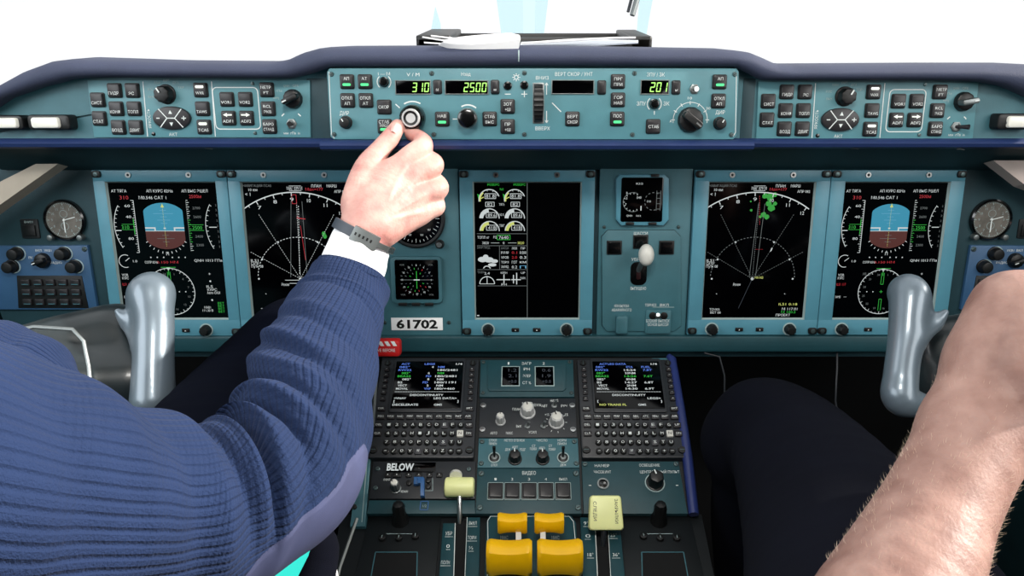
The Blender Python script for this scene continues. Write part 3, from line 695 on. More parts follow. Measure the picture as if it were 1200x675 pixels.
def nd(d, wx=False):
    s = d.H/128; Y = lambda y: y*s; cx, cy, r = 47.5, Y(89.7), 80*s
    T = lambda tx, x, y, z=2.6, m='e_white', w=None: d.t(tx, x, Y(y), z, m, w)
    a0 = 52; d.a(cx, cy, r, a0+2, 180-a0-2+2, 1.0, seg=40)
    for k, a in enumerate(range(56, 128, 12)):
        ca, sa = math.cos(R(a)), math.sin(R(a)); d.l(cx+r*ca, cy-r*sa, cx+(r-3.5)*ca, cy-(r-3.5)*sa, .8); d.t('%d' % (10-k*1+2), cx+(r-6.5)*ca, cy-(r-6.5)*sa, 3.2, w=3.4)
        a += 6; ca, sa = math.cos(R(a)), math.sin(R(a)); d.l(cx+r*ca, cy-r*sa, cx+(r-2)*ca, cy-(r-2)*sa, .6)
    d.a(cx, cy, 39*s, 2, 178, .6, 'e_white' if not wx else 'e_grey', seg=80, dash=True)
    g_ = 'e_white' if not wx else 'e_grey'
    for x, y in ((13, 29), (83, 29), (2, 64), (95, 64)): d.l(cx, cy, x, Y(y), .42, g_, dash=1.1)
    d.l(cx, cy, 49, Y(18), .5, g_, dash=1)
    for a in (28, 62, 118, 152, 0, 180): d.a(cx+39*math.cos(R(a)), cy-39*math.sin(R(a))*s, .5, 0, 360, .8, seg=8)
    d.a(cx, cy, 1.1, 0, 360, .7, seg=12); T('+', cx, 89.7, 3)
    T('НАВИГАЦИЯ-TCAS', 14, 4, 2.2, 'e_grey', 26); T('10 км', 10, 7.5, 2.4, w=8); T('< 1', 5, 11.5, 3); T('МАГ 079 М', 48, 6.2, 3.0, w=14)
    d.l(43, Y(4), 54, Y(4), .4); d.l(43, Y(8.2), 54, Y(8.2), .4)
    T('ПЛАН', 68, 4, 2.6, w=9); T('МАРШ', 82, 4, 2.6, w=9); T('Мах=177', 66, 7, 2.6, 'e_red', 16); T('АПР 082', 90, 9, 2.4, w=12)
    T('ILS1', 6, 72.5, 2.6, w=7); T('САТР', 6, 75.3, 2.6, w=7); T('Путь 08', 8, 78.2, 2.6, w=11); T('Режим', 33, 95, 2.6, w=7)
    T('.', 14, 104, 5); T('.', 80, 104, 5)
    T('ТОЧКА', 13, 119, 2.2, w=10); T('ВЕТ 08', 14, 122, 2.2, w=10)
    if not wx:
        d.l(44, Y(18), 38.5, Y(88), .4, 'e_grey'); d.l(54, Y(18), 54, Y(86), .4, 'e_grey')
        d.l(50.5, Y(22), 47, Y(86), .6, 'e_white', dash=1.2); d.l(51, Y(40), 53.5, Y(72), .45, 'e_red')
        d.l(45, Y(12), 49, Y(12), .5, 'e_red'); d.l(45, Y(12), 45, Y(20), .5, 'e_red'); d.l(49, Y(12), 49, Y(20), .5, 'e_red'); d.l(45, Y(20), 49, Y(20), .5, 'e_red')
        d.l(48, Y(33), 56, Y(34), .9, 'e_red'); d.l(49, Y(31), 49, Y(33), .7, 'e_red')
        d.l(33, Y(91), 55, Y(91), .5); d.l(55, Y(91), 55, Y(84), .5); d.l(37, Y(94), 56, Y(94), .5)
        for q in ((72, 47.5), (73, 50)): d.f([(q[0]+1.8*math.cos(R(a)), Y(q[1])+2.2*math.sin(R(a))) for a in range(0, 360, 45)], 'e_wx')
    else:
        random.seed(8)
        for q, rr in (((54, 13), 3), ((59, 14), 4), ((63, 12), 2.5), ((58, 20), 3.2), ((61, 24), 3.6), ((64, 20), 2.2), ((54, 30), 2.6), ((57, 32), 2.6), ((51, 32), 1.6), ((42, 26), 1.3), ((41, 18), .9)):
            d.f([(q[0]+rr*(.75+.3*random.random())*math.cos(R(a)), Y(q[1])+rr*(.75+.3*random.random())*math.sin(R(a))) for a in range(0, 360, 30)], 'e_wx', .0031)
        for x in (44.5, 50.5): d.l(x+4, Y(20), x, Y(88), .4, 'e_grey')
        d.l(49, Y(13), 51, Y(40), .5, 'e_red', dash=1); T('-----', 52, 62, 2, 'e_red', 7); d.l(cx, cy, 36, Y(118), .4, 'e_dim'); T('НКАВ', 54, 88.5, 2.2, 'e_yel', 8)
        T('ILS1 0:18', 84, 114, 2.4, 'e_yel', 18); T('М 117.01', 86, 118.5, 2.4, w=15); T('М 100.5', 85, 121.5, 2.4, 'e_green', 14); T('ПРОЕКТ', 80, 124.5, 2.4, w=14)
        for a in (60, 66): d.l(57+a/10, Y(70-a/10), 58+a/10, Y(67-a/10), .8)

def eicas(d):
    s = d.H/128; Y = lambda y: y*s
    T = lambda tx, x, y, z=2.6, m='e_white', w=None: d.t(tx, x, Y(y), z, m, w)
    d.l(50, 1, 50, Y(127), .5, 'e_grey')
    T('РЕВЕРС', 19, 2.8, 2, 'e_green', 11); T('РЕВЕРС', 43, 2.8, 2, 'e_green', 11)
    for gx in (15, 38.5):
        d.a(gx, Y(16.5), 9.5, 20, 190, .9); d.a(gx, Y(16.5), 8.6, 130, 190, 1.5, 'e_yel'); d.l(gx-9, Y(16), gx-5, Y(14), .8, 'e_yel')
        d.f([(gx-11, Y(11)), (gx-8, Y(13)), (gx-10, Y(16))], 'e_green')
        for k in range(5): a = R(30+k*36); d.l(gx+8*math.cos(a), Y(16.5)-8*math.sin(a), gx+9.5*math.cos(a), Y(16.5)-9.5*math.sin(a), .5)
        for y, z in ((13.2, 3.6),): d.l(gx-4, Y(y-2.2), gx+6, Y(y-2.2), .5); d.l(gx-4, Y(y+2.2), gx+6, Y(y+2.2), .5); d.l(gx-4, Y(y-2.2), gx-4, Y(y+2.2), .5); d.l(gx+6, Y(y-2.2), gx+6, Y(y+2.2), .5); T('81.8', gx+1, y, 3, w=8)
        d.l(gx-3.5, Y(18.6), gx+4.5, Y(18.6), .5); d.l(gx-3.5, Y(22.6), gx+4.5, Y(22.6), .5); d.l(gx-3.5, Y(18.6), gx-3.5, Y(22.6), .5); d.l(gx+4.5, Y(18.6), gx+4.5, Y(22.6), .5); T('82', gx+.5, 20.7, 2.8, w=5)
        for yy in (33.5, 45):
            d.a(gx, Y(yy), 9, 0, 178, .9); d.a(gx, Y(yy), 7.2, 95, 178, 2.8, 'e_white' if yy < 40 else 'e_yel')
            for y in (yy-5.4, yy-.8): d.l(gx-3, Y(y), gx+6.5, Y(y), .5)
            d.l(gx-3, Y(yy-5.4), gx-3, Y(yy-.8), .5); d.l(gx+6.5, Y(yy-5.4), gx+6.5, Y(yy-.8), .5); T('418' if yy > 40 else '89.6', gx+2, yy-3, 3, w=7)
    T('N1', 26.5, 7, 2.2, 'e_green'); T('ТЯГА', 26.5, 20.7, 2, w=5); T('N2 %', 26.5, 30, 2.2, w=4); T('ТВГ', 26.5, 40, 2.2, w=5)
    for y in (47.5, 58.6, 81, 96.4): d.l(3, Y(y), 49.5, Y(y), .4, 'e_grey')
    d.l(24, Y(58.6), 24, Y(81), .4, 'e_grey')
    T('ТОПЛ кг', 9, 50.8, 2.4, w=11); T('FQ', 20, 50.8, 2.4, w=3); d.l(22, Y(48.8), 34, Y(48.8), .5, 'e_green'); d.l(22, Y(53), 34, Y(53), .5, 'e_green'); d.l(22, Y(48.8), 22, Y(53), .5, 'e_green'); d.l(34, Y(48.8), 34, Y(53), .5, 'e_green'); T('7640', 28, 51, 3, w=9)
    T('3820', 11, 56, 2.4, w=6); T('0', 28, 56, 2.4); T('3820', 44, 56, 2.4, 'e_yel', 6); d.l(16, Y(56), 24, Y(56), .3); d.l(32, Y(56), 40, Y(56), .3)
    T('ЗАКР ПРЕД', 9, 60.5, 2, 'e_grey', 12); T('ШАССИ', 29, 60.8, 2, 'e_grey', 7); T('ЛЕВ', 38, 61, 2, w=5); T('ПР', 46, 61, 2, w=4)
    for y, a_, b_, c_ in ((65, 'РУМЯ', '0.1', '0.000'), (69.5, 'УРОВ', '2.0', '0.3'), (74, 'ТОРМ', 'ГОТ', 'км'), (78.5, 'ЗАРЯД', '0.2', 'П')):
        T(a_, 29, y, 2.2, w=7); T(b_, 38, y, 2.6, 'e_red' if y < 70 else 'e_white', 5); T(c_, 46, y, 2.6, 'e_white' if y != 78.5 else 'e_cyan', 6)
    for x, y, rx, ry in ((8, 71.5, 4.5, 2.6), (14, 71.8, 4.5, 2.6), (19, 73, 3.6, 1.8), (11, 69, 2.6, 2.2), (17, 76.5, 4, 1.6)): d.f([(x+rx*math.cos(R(a)), Y(y)+ry*math.sin(R(a))) for a in range(0, 360, 30)], 'e_white')
    d.a(12, Y(81), 3.4, 20, 160, .9)
    T('ТРИМ', 6, 83.5, 2, 'e_grey', 6); T('2.4', 12, 84.5, 2.4, w=5); d.a(12, Y(94.5), 7, 0, 180, .8); d.l(12, Y(94.5), 12, Y(87), .6); d.l(5, Y(94.5), 19, Y(94.5), .5)
    d.l(21, Y(90.5), 34, Y(90.5), .9); d.l(35, Y(90.5), 44, Y(90.5), .9); T('КРЕН', 28, 84, 2, w=6); T('РН', 28, 95, 2, w=5); d.l(28, Y(85.5), 28, Y(94), .9); d.l(40, Y(84), 40, Y(95), .9); d.l(37, Y(86), 37, Y(94), .9); T('UP', 46, 84, 2, w=4)
    T('ПАРК', 46, 89, 2, w=5); d.l(2, Y(125), 4, Y(125), 1)

display_unit(107, 264.5, 393.5, lambda d: pfd(d), 'far left flight display with blue and brown horizon, behind the left silver grip', (242,), (218, 277), )
display_unit(265.5, 424, 393.5, lambda d: nd(d), 'left navigation map display with white arc, partly behind the reaching arm', (300,), (330,))
display_unit(538, 697.5, 393, eicas, 'middle display with engine gauges on its left half and blank right half', (572, 664), (604, 629))
display_unit(815.5, 974.5, 392.5, lambda d: nd(d, True), 'right navigation map display with white arc and green weather echoes', (834, 925), (866, 890))
display_unit(975.5, 1133, 392.5, lambda d: pfd(d), 'far right flight display with blue and brown horizon, behind the right silver grip', (986,), (1017, 1045))

# ---- standby instrument column on the left of the middle display
fr = MAIN.at(482, 295, 0)
t = thing('standby_instrument_plate', 'teal plate between left map display and middle display, carrying the round and square standby gauges', 'panel', fr)
b = MB(); rect_px(fr, b, 426.5, 196, 536.5, 393, -.006, .003, 'teal_mid'); b.build('face_plate', t)
b = MB()
letter(fr, b, '—  —', 519, 214, 3); letter(fr, b, 'o', 520, 217, 3)
b.build('lettering', t, recalc=False)
for x, y in ((519, 210), (520, 218), (450.5, 378), (526, 378)): screw(fr, t, x, y, 2.4, .003)
fr = MAIN.at(487, 256, .003)
t = thing('compass_indicator', 'round black compass gauge half hidden behind the reaching hand', 'gauge', fr)
u, v = fr.px(487, 256); k = fr.sc(487, 256)[0]; b = MB(); r = 33*k
b.lathe(u, v, [(r*1.06, -.001), (r*1.06, .003), (r, .0045), (r*.92, .004)], 'dark_grey', 48, cap=False); b.build('bezel', t)
b = MB(); b.lathe(u, v, [(r*.94, .002), (.0001, .002)], 'screen', 48)
for a in range(0, 360, 10): b.line((u+r*.86*math.cos(R(a)), v+r*.86*math.sin(R(a))), (u+r*(.72 if a % 30 == 0 else .78)*math.cos(R(a)), v+r*(.72 if a % 30 == 0 else .78)*math.sin(R(a))), .0006, .0024, 'print')
for a in (250, 290, 320, 220): b.text('W', u+r*.62*math.cos(R(a)), v+r*.62*math.sin(R(a)), .003, .0024, 'print')
b.build('dial', t, recalc=False)
knob(fr, t, 515.4, 286, 5, .008, cap='steel_dull')
fr = MAIN.at(488, 328, .003)
t = thing('radio_magnetic_indicator', 'small square black instrument with speckled dial above the white number placard', 'gauge', fr)
b = MB(); u, v, w, h = rect_px(fr, b, 459, 300.8, 517.5, 356, -.001, .005, 'teal_mid', r=.006, bev=.002); b.build('bezel', t)
b = MB(); u, v, w, h = rect_px(fr, b, 464, 304.5, 513, 351, .003, .0058, 'screen', r=.002, bev=.0003)
random.seed(5)
for r_, st in ((.022, 15), (.0165, 20), (.011, 30)):
    for a in range(0, 360, st):
        m = random.choice(['e_grey', 'e_grey', 'e_dim', 'e_green', 'e_red']) if r_ < .02 else 'e_grey'
        c_, s_ = math.cos(R(a)), math.sin(R(a)); b.line((u+r_*c_, v+r_*s_), (u+(r_-.0022)*c_, v+(r_-.0022)*s_), .0007, .0062, m)
for a in range(0, 360, 30): b.text('%d' % (a//10), u+.0195*math.cos(R(a)), v+.0195*math.sin(R(a)), .0022, .0062, 'e_white')
b.line((u, v-.012), (u, v+.012), .0008, .0063, 'e_green'); b.line((u-.02, v), (u+.02, v), .0006, .0063, 'e_grey'); b.line((u-.004, v), (u+.004, v), .0014, .0064, 'e_white')
for sx in (-1, 1):
    for sy in (-1, 1): b.text('VOR', u+sx*.019, v+sy*.0205, .0022, .0062, 'e_grey')
b.build('screen', t, recalc=False)
for x in (472, 487.5, 503): 
    u, v = fr.px(x, 356.5, .005); b = MB(); b.box(u, v, .0115, .0042, .003, .007, 'black', r=.0012, bev=.0006); b.build('key', t)
fr = MAIN.at(488.7, 379.7, .003)
b = MB(); u, v, w, h = rect_px(fr, b, 458.8, 372.6, 518.6, 387, 0, .0012, 'paper', r=.0004, bev=.0002); b.text('61702', u, v, h*.66, .0015, 'black', bold=.035, w=w*.8)
o = b.build('number_placard', None, recalc=False); o.matrix_world = fr.mat(); tag(o, 'white number placard reading 61702 in bold black digits', 'placard')

# ---- landing gear column
fr = MAIN.at(755, 295, 0)
t = thing('landing_gear_panel', 'teal panel with landing gear lever and three square lamps, right of middle display', 'control panel', fr)
b = MB(); rect_px(fr, b, 699, 197.5, 812.5, 393, -.006, .003, 'teal_mid'); b.build('face_plate', t)
b = MB(); o_ = [(712, 269.5), (790, 269.5), (797.5, 277), (798, 381), (790, 388), (711, 388), (705.5, 381), (705, 277)]
b.prism(pl(fr, o_, .003), .001, .0055, 'teal_mid', .001); plline(fr, b, o_, .7, 'black', .0036, True); b.build('lever_plate', t)
for x, y in ((719.7, 290), (750.6, 283.2), (781, 290)):
    b = MB(); u, v = fr.px(x, y, .0055); kx, ky = fr.sc(x, y); b.box(u, v, 17.5*kx, 16*ky, .004, .0075, 'black', r=.0008, bev=.0006); b.box(u, v, 14.5*kx, 13*ky, .006, .0085, 'black_gloss', r=.0005, bev=.0005); b.build('indicator_lamp', t)
b = MB(); u, v = fr.px(748.3, 320.5, .0055); kx, ky = fr.sc(748, 320)
b.prism(b.rrect(u, v, 19*kx, 27*ky, .008, 6), .004, .0066, 'black_gloss', .0005); b.box(u, v-.002, .006, .012, .006, .0072, 'window_red', r=.002); b.build('lever_slot', t)
fr2 = fr
b = MB()
for s_, x, y, z, w in (('ШАССИ', 751, 273.5, 3.4, 16), ('УБР', 744.5, 304, 3.2, 9), ('ВЫПУЩЕНО', 748, 338.3, 3.4, 18), ('КРАН ВЫПУСКА', 728.5, 358.5, 3, 17), ('АВАРИЙНОГО', 728.5, 362.8, 3, 23), ('ТОРМОЗ', 762.5, 357.5, 3, 13), ('ВКЛ', 778.5, 357.5, 3, 10)): letter(fr, b, s_, x, y, z, h=.0058, w=w)
for s_, x, y, z, w in (('БЛОКИР ВЫПУСК', 771, 376, 3.2, 27), ('ОСНОВ ШАССИ', 771, 380.3, 3.2, 24)): letter(fr, b, s_, x, y, z, h=.0078, w=w)
plline(fr, b, [(765, 360), (790, 360)], .6, 'print_dim', .0058)
b.build('lettering', t, recalc=False)
b = MB(); rect_px(fr, b, 721.5, 371, 736.5, 391.5, .003, .014, 'teal_mid', r=.003, bev=.002); b.build('guard_tab', t)
b = MB(); u, v, w, h = rect_px(fr, b, 756, 364, 787, 391, .003, .0075, 'teal_mid', r=.002); 
for x in (765, 778): uu, vv = fr.px(x, 370, .0075); b.cyl(uu, vv, .0052, .006, .0086, 'black', 20)
b.build('switch_block', t)
toggle(fr, t, 771, 370, 3.6, dx=-1, dy=3, h=.0075, L=.008)
for x, y in ((708, 266), (795, 266), (716, 276), (787, 276), (714, 350), (790, 350)): screw(fr, t, x, y, 2, .0034)
# lever with rounded white knob
kp = MB(); u, v = fr.px(757.5, 299, .034)
kp.tube([(fr.px(748, 318, .006)[0], fr.px(748, 318, .006)[1], .004), (u, v+.001, .03)], [.0035, .003], 'steel_dull', 12); kp.build('lever_arm', t)
kp = MB(); prof = [(.0001, .022)]+[(.0102*math.sin(R(a))**.8, .033-.011*math.cos(R(a))) for a in range(15, 180, 15)]+[(.0001, .044)]
kp.lathe(u, v, prof, 'white_plastic', 28, sy=1.42); kp.build('lever_knob', t)
# standby display
fr = MAIN.at(752, 233, .003)
t = thing('standby_display', 'small square standby flight display above the landing gear lever', 'display', fr)
b = MB(); o_ = [(726, 204), (778, 204), (783, 209), (783, 257), (777, 263.5), (727, 263.5), (721.5, 257), (721.5, 209)]
b.prism(pl(fr, o_), -.001, .006, 'teal_bezel', .0015); b.build('bezel', t)
b = MB(); u, v, w, h = rect_px(fr, b, 727, 208, 778, 260, .004, .0068, 'screen', r=.0025, bev=.0003); z = .0072
b.arc((u-.012, v-.003), .0125, 60, 300, .0008, z, 'e_grey', 24)
for a in range(60, 301, 24): b.line((u-.012+.0125*math.cos(R(a)), v-.003+.0125*math.sin(R(a))), (u-.012+.0105*math.cos(R(a)), v-.003+.0105*math.sin(R(a))), .0007, z, 'e_white')
b.arc((u+.015, v-.002), .0115, 60, 300, .0008, z, 'e_grey', 18, True)
for s_, x, y, zz in (('M.313', -.004, .021, .0026), ('8', -.02, .009, .0028), ('5', -.02, .002, .0028), ('7', -.021, -.006, .0028), ('540', -.004, .003, .003), ('QNH', -.016, -.021, .0024), ('1013', -.004, -.021, .0024), ('310', .009, -.002, .0026)): b.text(s_, u+x, v+y, zz, z, 'e_white')
b.line((u-.001, v-.014), (u-.001, v-.008), .0014, z, 'e_white')
for k in range(4): b.line((u+.019, v-.012+k*.007), (u+.024, v-.012+k*.007), .0006, z, 'e_grey'); 
b.line((u+.024, v-.014), (u+.024, v+.012), .0006, z, 'e_grey'); b.line((u+.019, v-.014), (u+.019, v+.012), .0006, z, 'e_grey')
b.build('screen', t, recalc=False)
for x, y in ((767.5, 205.7), (738, 262), (764.5, 262)): uu, vv = fr.px(x, y, .006); b = MB(); b.box(uu, vv, .011, .0038, .004, .008, 'black', r=.001, bev=.0006); b.build('key', t)

# ---- side panels: clocks, audio panels
def clock(x, y, label):
    fr = MAIN.at(x, y, -.004); t = thing('cockpit_clock', label, 'clock', fr, group='round clocks at both panel ends'); k = fr.sc(x, y)[0]; r = 24*k; b = MB()
    b.lathe(0, 0, [(r*1.02, -.002), (r, .005), (r*.93, .007), (r*.87, .0045)], 'black_gloss', 44, cap=False); b.build('bezel', t)
    b = MB(); b.lathe(0, 0, [(r*.9, .003), (.0001, .003)], 'dial', 44)
    for a in range(0, 360, 6):
        L = .72 if a % 30 == 0 else .8; b.line((r*.86*math.cos(R(a)), r*.86*math.sin(R(a))), (r*L*math.cos(R(a)), r*L*math.sin(R(a))), .0006 if a % 30 else .001, .0034, 'print_dim')
    for k_ in range(12):
        a = R(90-30*k_); b.text(str(k_ or 12), r*.6*math.cos(a), r*.6*math.sin(a), .0032, .0034, 'print_dim')
    b.arc((0, r*.3), r*.18, 0, 360, .0005, .0034, 'print_dim'); b.arc((0, -r*.3), r*.18, 0, 360, .0005, .0034, 'print_dim'); b.build('dial', t, recalc=False)
    b = MB(); b.line((0, 0), (r*.55, r*.15), .0012, .0042, 'print'); b.line((0, r*.08), (0, -r*.6), .0016, .0044, 'print'); b.cyl(0, 0, .0016, .003, .005, 'print', 12); b.build('hand', t, recalc=False)
    for sx in (-1, 1): b = MB(); b.cyl(sx*r*.72, -r*.85, .0038, -.001, .009, 'steel_dull', 18); b.build('knob', t)
mat('dial', '#69655f', .3, var=.3, vscale=120)  # lighter grey puts a glossy reflection into the dial colour
clock(77, 257.5, 'round clock beside the far left flight display'); clock(1160, 257, 'round clock beside the far right flight display')
def audio(xs_, label, keys):
    left = xs_ < 600; S = (lambda x: x) if left else (lambda x: 1240-x)
    fr = MAIN.at(S(50), 320, -.003); t = thing('audio_control_panel', label, 'control panel', fr, group='blue audio control panels at both panel ends')
    b = MB(); P = [(S(-20), 288), (S(104), 287), (S(116), 362), (S(-20), 362)]; b.prism(pl(fr, P), -.002, .004, 'blue_panel', .0008); b.build('face_plate', t)
    for x, y in ((20, 297), (14, 312), (75, 297), (88, 312)):
        kn = knob(fr, t, S(x), y, 7.5, .012, h=.004, ptr=None); 
    for x, y in ((20, 297), (14, 312), (75, 297), (88, 312)):
        u, v = fr.px(S(x)+2, y, .004); b = MB(); b.ring(u, v, .0085, .0096, .004, .0048, 'print_dim', 24); b.build('dial_ring', t)
    barknob(fr, t, S(51), 305, 9, .014, ang=200, h=.004)
    b = MB()
    for s_, x, y in (('ВКЛ', 45, 293.5), ('УКВ1', 56, 293.5), ('ПУ', 36, 302), ('РАДИО', 66, 308)): letter(fr, b, s_, S(x), y, 2.6, h=.0044)
    if left:
        b.build('lettering', t, recalc=False)
    else: b.build('lettering', t, recalc=False)
    b = MB(); rr = [fr.px(S(20), 323, .004), fr.px(S(96), 323, .004), fr.px(S(104), 361, .004), fr.px(S(22), 361, .004)]; b.prism(rr, .002, .005, 'black', .0005); b.build('key_tray', t)
    for j in range(3):
        for i in range(5):
            x = 30+i*14.5+j*1.2; y = 331+j*11.5
            u, v = fr.px(S(x), y, .006); b = MB(); b.box(u, v, .0125, .0088, .004, .0078, 'key', r=.001, bev=.001); b.line((u-.0045, v-.0022), (u+.0045, v-.0022), .0011, .0081, 'teal_mid'); b.build('key', t)
    screw(fr, t, S(99), 292, 3, .004)
audio(0, 'blue audio control panel with rows of dark keys at the far left below the clock', 1)
audio(1200, 'blue audio control panel at the far right below the clock, partly behind the raised hand', 1)
def sidebtn(x, y, label):
    fr = MAIN.at(x, y, -.004); t = thing('warning_button', label, 'button', fr, group='square buttons beside the clocks'); b = MB()
    b.box(0, 0, .024, .026, -.001, .002, 'dark_grey', r=.002); b.build('frame', t); b = MB(); b.box(0, -.002, .016, .015, .001, .004, 'black', r=.001); b.build('cap', t)
    b = MB(); b.text('ВНИМ', 0, .0095, .0028, .0023, 'print_dim'); b.build('lettering', t, recalc=False)
sidebtn(36, 268, 'black square button left of the far left clock'); sidebtn(1203, 268, 'black square button cut by the right edge beside the far right clock')
# ================================================================== PEDESTAL
fr = PED.at(617, 510, -.004); inv = fr.mat().inverted()
t = thing('center_pedestal', 'dark centre pedestal sloping down between the seats, carrying keyboards, knobs and levers', 'pedestal', fr)
b = MB(); out = [(448, 419), (785, 419), (812, 602), (418, 602)]; P3 = [fr.o*0+PED.world(x, y, -.004) for x, y in out]; P3 = [inv @ p for p in P3]
low = [inv @ Vector((PED.world(x, y, -.004).x, PED.world(x, y, -.004).y, .05)) for x, y in out]
b.add(P3+low, [(0, 1, 2, 3), (4, 5, 6, 7), (0, 1, 5, 4), (1, 2, 6, 5), (2, 3, 7, 6), (3, 0, 4, 7)], 'dark_grey'); b.build('body', t, smooth=0)
b = MB()                                                                  # lower flatter deck
out = [(400, 602.5), (822, 602.5), (850, 740), (375, 740)]; Q = [LOW.world(x, y, -.006) for x, y in out]
q = [inv @ p for p in Q]+[inv @ Vector((p.x, p.y, .05)) for p in Q]
b.add(q, [(0, 1, 2, 3), (4, 5, 6, 7), (0, 1, 5, 4), (1, 2, 6, 5), (2, 3, 7, 6), (3, 0, 4, 7)], 'dark_grey'); b.build('lower_deck', t, smooth=0)
b = MB()                                                                  # navy padded edge down the right side
pts = [inv @ PED.world(x, y, .002) for x, y in ((783, 417), (787, 421), (797, 480), (806, 540), (813, 603))]
b.tube(pts, [.004, .0062, .0066, .0066, .0062], 'navy_trim', 16); b.build('side_trim', t)
b = MB()                                                                  # left outer trim board
b.prism(pl(fr, [(431, 456), (440, 456), (428, 617), (410, 617)], .006), -.02, .006, 'teal_mid', .001)
rect_px(fr, b, 413, 542, 427.5, 565, .005, .0075, 'window_red', r=.001)
plline(fr, b, [(436, 457), (431, 530), (424, 612)], .8, 'print_dim', .0064)
u, v = fr.px(416.5, 597); b.cyl(u, v, .003, .005, .009, 'black', 16)
plline(fr, b, [(424, 473), (427, 478), (424, 483), (421, 478)], .8, 'print_dim', .0064, True)
b.build('side_board', t, recalc=False)

def mcdu(x0, x1, y0, y1, xs0, screen, label):
    """keyboard display unit; local x 0..1 across, y 0..1 down"""
    fr = PED.at((x0+x1)/2, (y0+y1)/2, 0); t = thing('keyboard_display_unit', label, 'computer', fr, group='two pedestal keyboard display units')
    (a, tp), (c, _) = fr.px(x0, y0), fr.px(x1, y0); bt = fr.px((x0+x1)/2, y1)[1]; w, h = c-a, tp-bt
    p = lambda x, y: (a+x*w, tp-y*h)
    b = MB(); b.box((a+c)/2, (tp+bt)/2, w, h, -.01, .006, 'gunmetal', r=.002, bev=.0012)
    b.box(*p(.5, .285), w*.73, h*.57, .005, .0085, 'gunmetal', r=.003, bev=.0012); b.build('housing', t)
    b = MB(); b.box(*p(.5, .285), w*.69, h*.5, .006, .0089, 'screen', r=.001, bev=.0002)
    sx0, sy0 = p(.165, .05); sw, sh = w*.67, h*.465
    for row, (col, items) in enumerate(screen):
        for x, s_, cc, ww in items:
            b.text(s_, sx0+x*sw, sy0-(row+.5)/len(screen)*sh, sh/len(screen)*.62, .0092, cc, w=ww*sw, bold=.02)
    b.build('screen', t, recalc=False)
    Z = .006
    def key(x, y, ww, hh, s_='', m='key', r=.0008, rnd=False):
        u, v = p(x, y); b = MB()
        if rnd:
            b.lathe(u, v, [(ww*w/2, Z-.001), (ww*w/2, Z+.0025), (ww*w/2*.8, Z+.0034), (.0001, Z+.0034)], m, 18)
        else: b.box(u, v, ww*w, hh*h, Z-.001, Z+.0034, m, r=r, bev=.0007, seg=2)
        if s_: b.text(s_, u, v, hh*h*.42, Z+.0036, 'print' if m != 'white_plastic' else 'black', w=min(ww*w*.75, hh*h*.42*len(s_)))
        b.build('key', t)
    for y in (.119, .181, .242, .302, .365, .431):
        for x, q in ((.065, 1), (.935, -1)):
            key(x, y, .05, .042, '-')
    for x in (.065, .935): key(x, .535, .075, .042, 'BRT' if x > .5 else 'DIR')
    for i, s_ in enumerate(('MSG', 'F-PLN', 'RAD', 'PERF', 'PROG', 'SEC', 'ATC', 'MENU', 'INIT', 'AIR')):
        key(.075+.0945*i, .615, .075, .05, s_)
    rows = ('123ABCDEFG', '456HIJKLMN', '789OPQRSTU', './0VWXYZ+-')
    for j, rw in enumerate(rows):
        y = .697+.083*j
        for i, ch in enumerate(rw):
            m = 'key_grey' if (ch in 'EW' or (ch == 'S' and j == 2)) else ('white_plastic' if ch == 'N' and j == 1 else 'black')
            key(.165+.077*i, y, .062, .062, ch, m, rnd=m == 'black')
        if j < 2:
            key(.065, y, .075, .045, 'CLR' if j else 'DEL'); key(.94, y, .07, .05, 'UP' if not j else 'DN')
    for x in (.045, .955):
        u, v = p(x, .93 if True else .1); b = MB(); b.lathe(u, v, [(.0052, Z), (.0045, Z+.002), (.0001, Z+.0022)], 'black', 20); b.line((u-.003, v), (u+.003, v), .0008, Z+.0024, 'screw'); b.build('fastener', t)
        u, v = p(x+.015*(1 if x < .5 else -1), .045); b = MB(); b.lathe(u, v, [(.0045, Z), (.004, Z+.002), (.0001, Z+.0022)], 'black', 20); b.line((u, v-.003), (u, v+.003), .0008, Z+.0024, 'screw'); b.build('fastener', t)
w_ = 'e_white'; bl = 'e_blue'; gn = 'e_green'
scrL = [('', [(.13, 'ACT', bl, .13), (.5, 'LEGS', bl, .16), (.95, '1/4', w_, .1)]), ('', [(.12, '082°', bl, .16), (.55, '4', w_, .03), (.68, 'NM', bl, .1)]),
        ('', [(.13, 'RW22', bl, .2), (.78, '180/2481', w_, .3)]), ('', [(.15, '083°', gn, .13), (.5, '6', w_, .03), (.68, 'NM', gn, .1)]), ('', [(.13, 'BEA22', gn, .2), (.5, 'FD', bl, .08), (.76, '180/2481', w_, .32)]),
        ('', [(.17, '082°', w_, .13), (.5, '8', w_, .03), (.68, 'NM', w_, .1)]), ('', [(.08, 'B2', w_, .07), (.46, 'FD', bl, .08), (.76, '180/1191', w_, .32)]), ('', [(.12, 'VECT', w_, .14), (.5, '2', w_, .03), (.68, 'NM', w_, .1)]),
        ('', [(.12, 'MOVAL', w_, .18), (.5, 'VNF', bl, .1), (.76, '180/+460', w_, .3)]), ('', [(.5, '-------------------------', w_, .96)]), ('', [(.5, 'DISCONTINUITY', w_, .5)]), ('', [(.11, '<VNAV', w_, .18), (.78, 'LEG DATA>', w_, .34)]),
        ('', [(.03, '[', w_, .02), (.97, ']', w_, .02)]), ('', [(.2, 'DECELERATE', w_, .38), (.68, 'GMS', w_, .12)])]
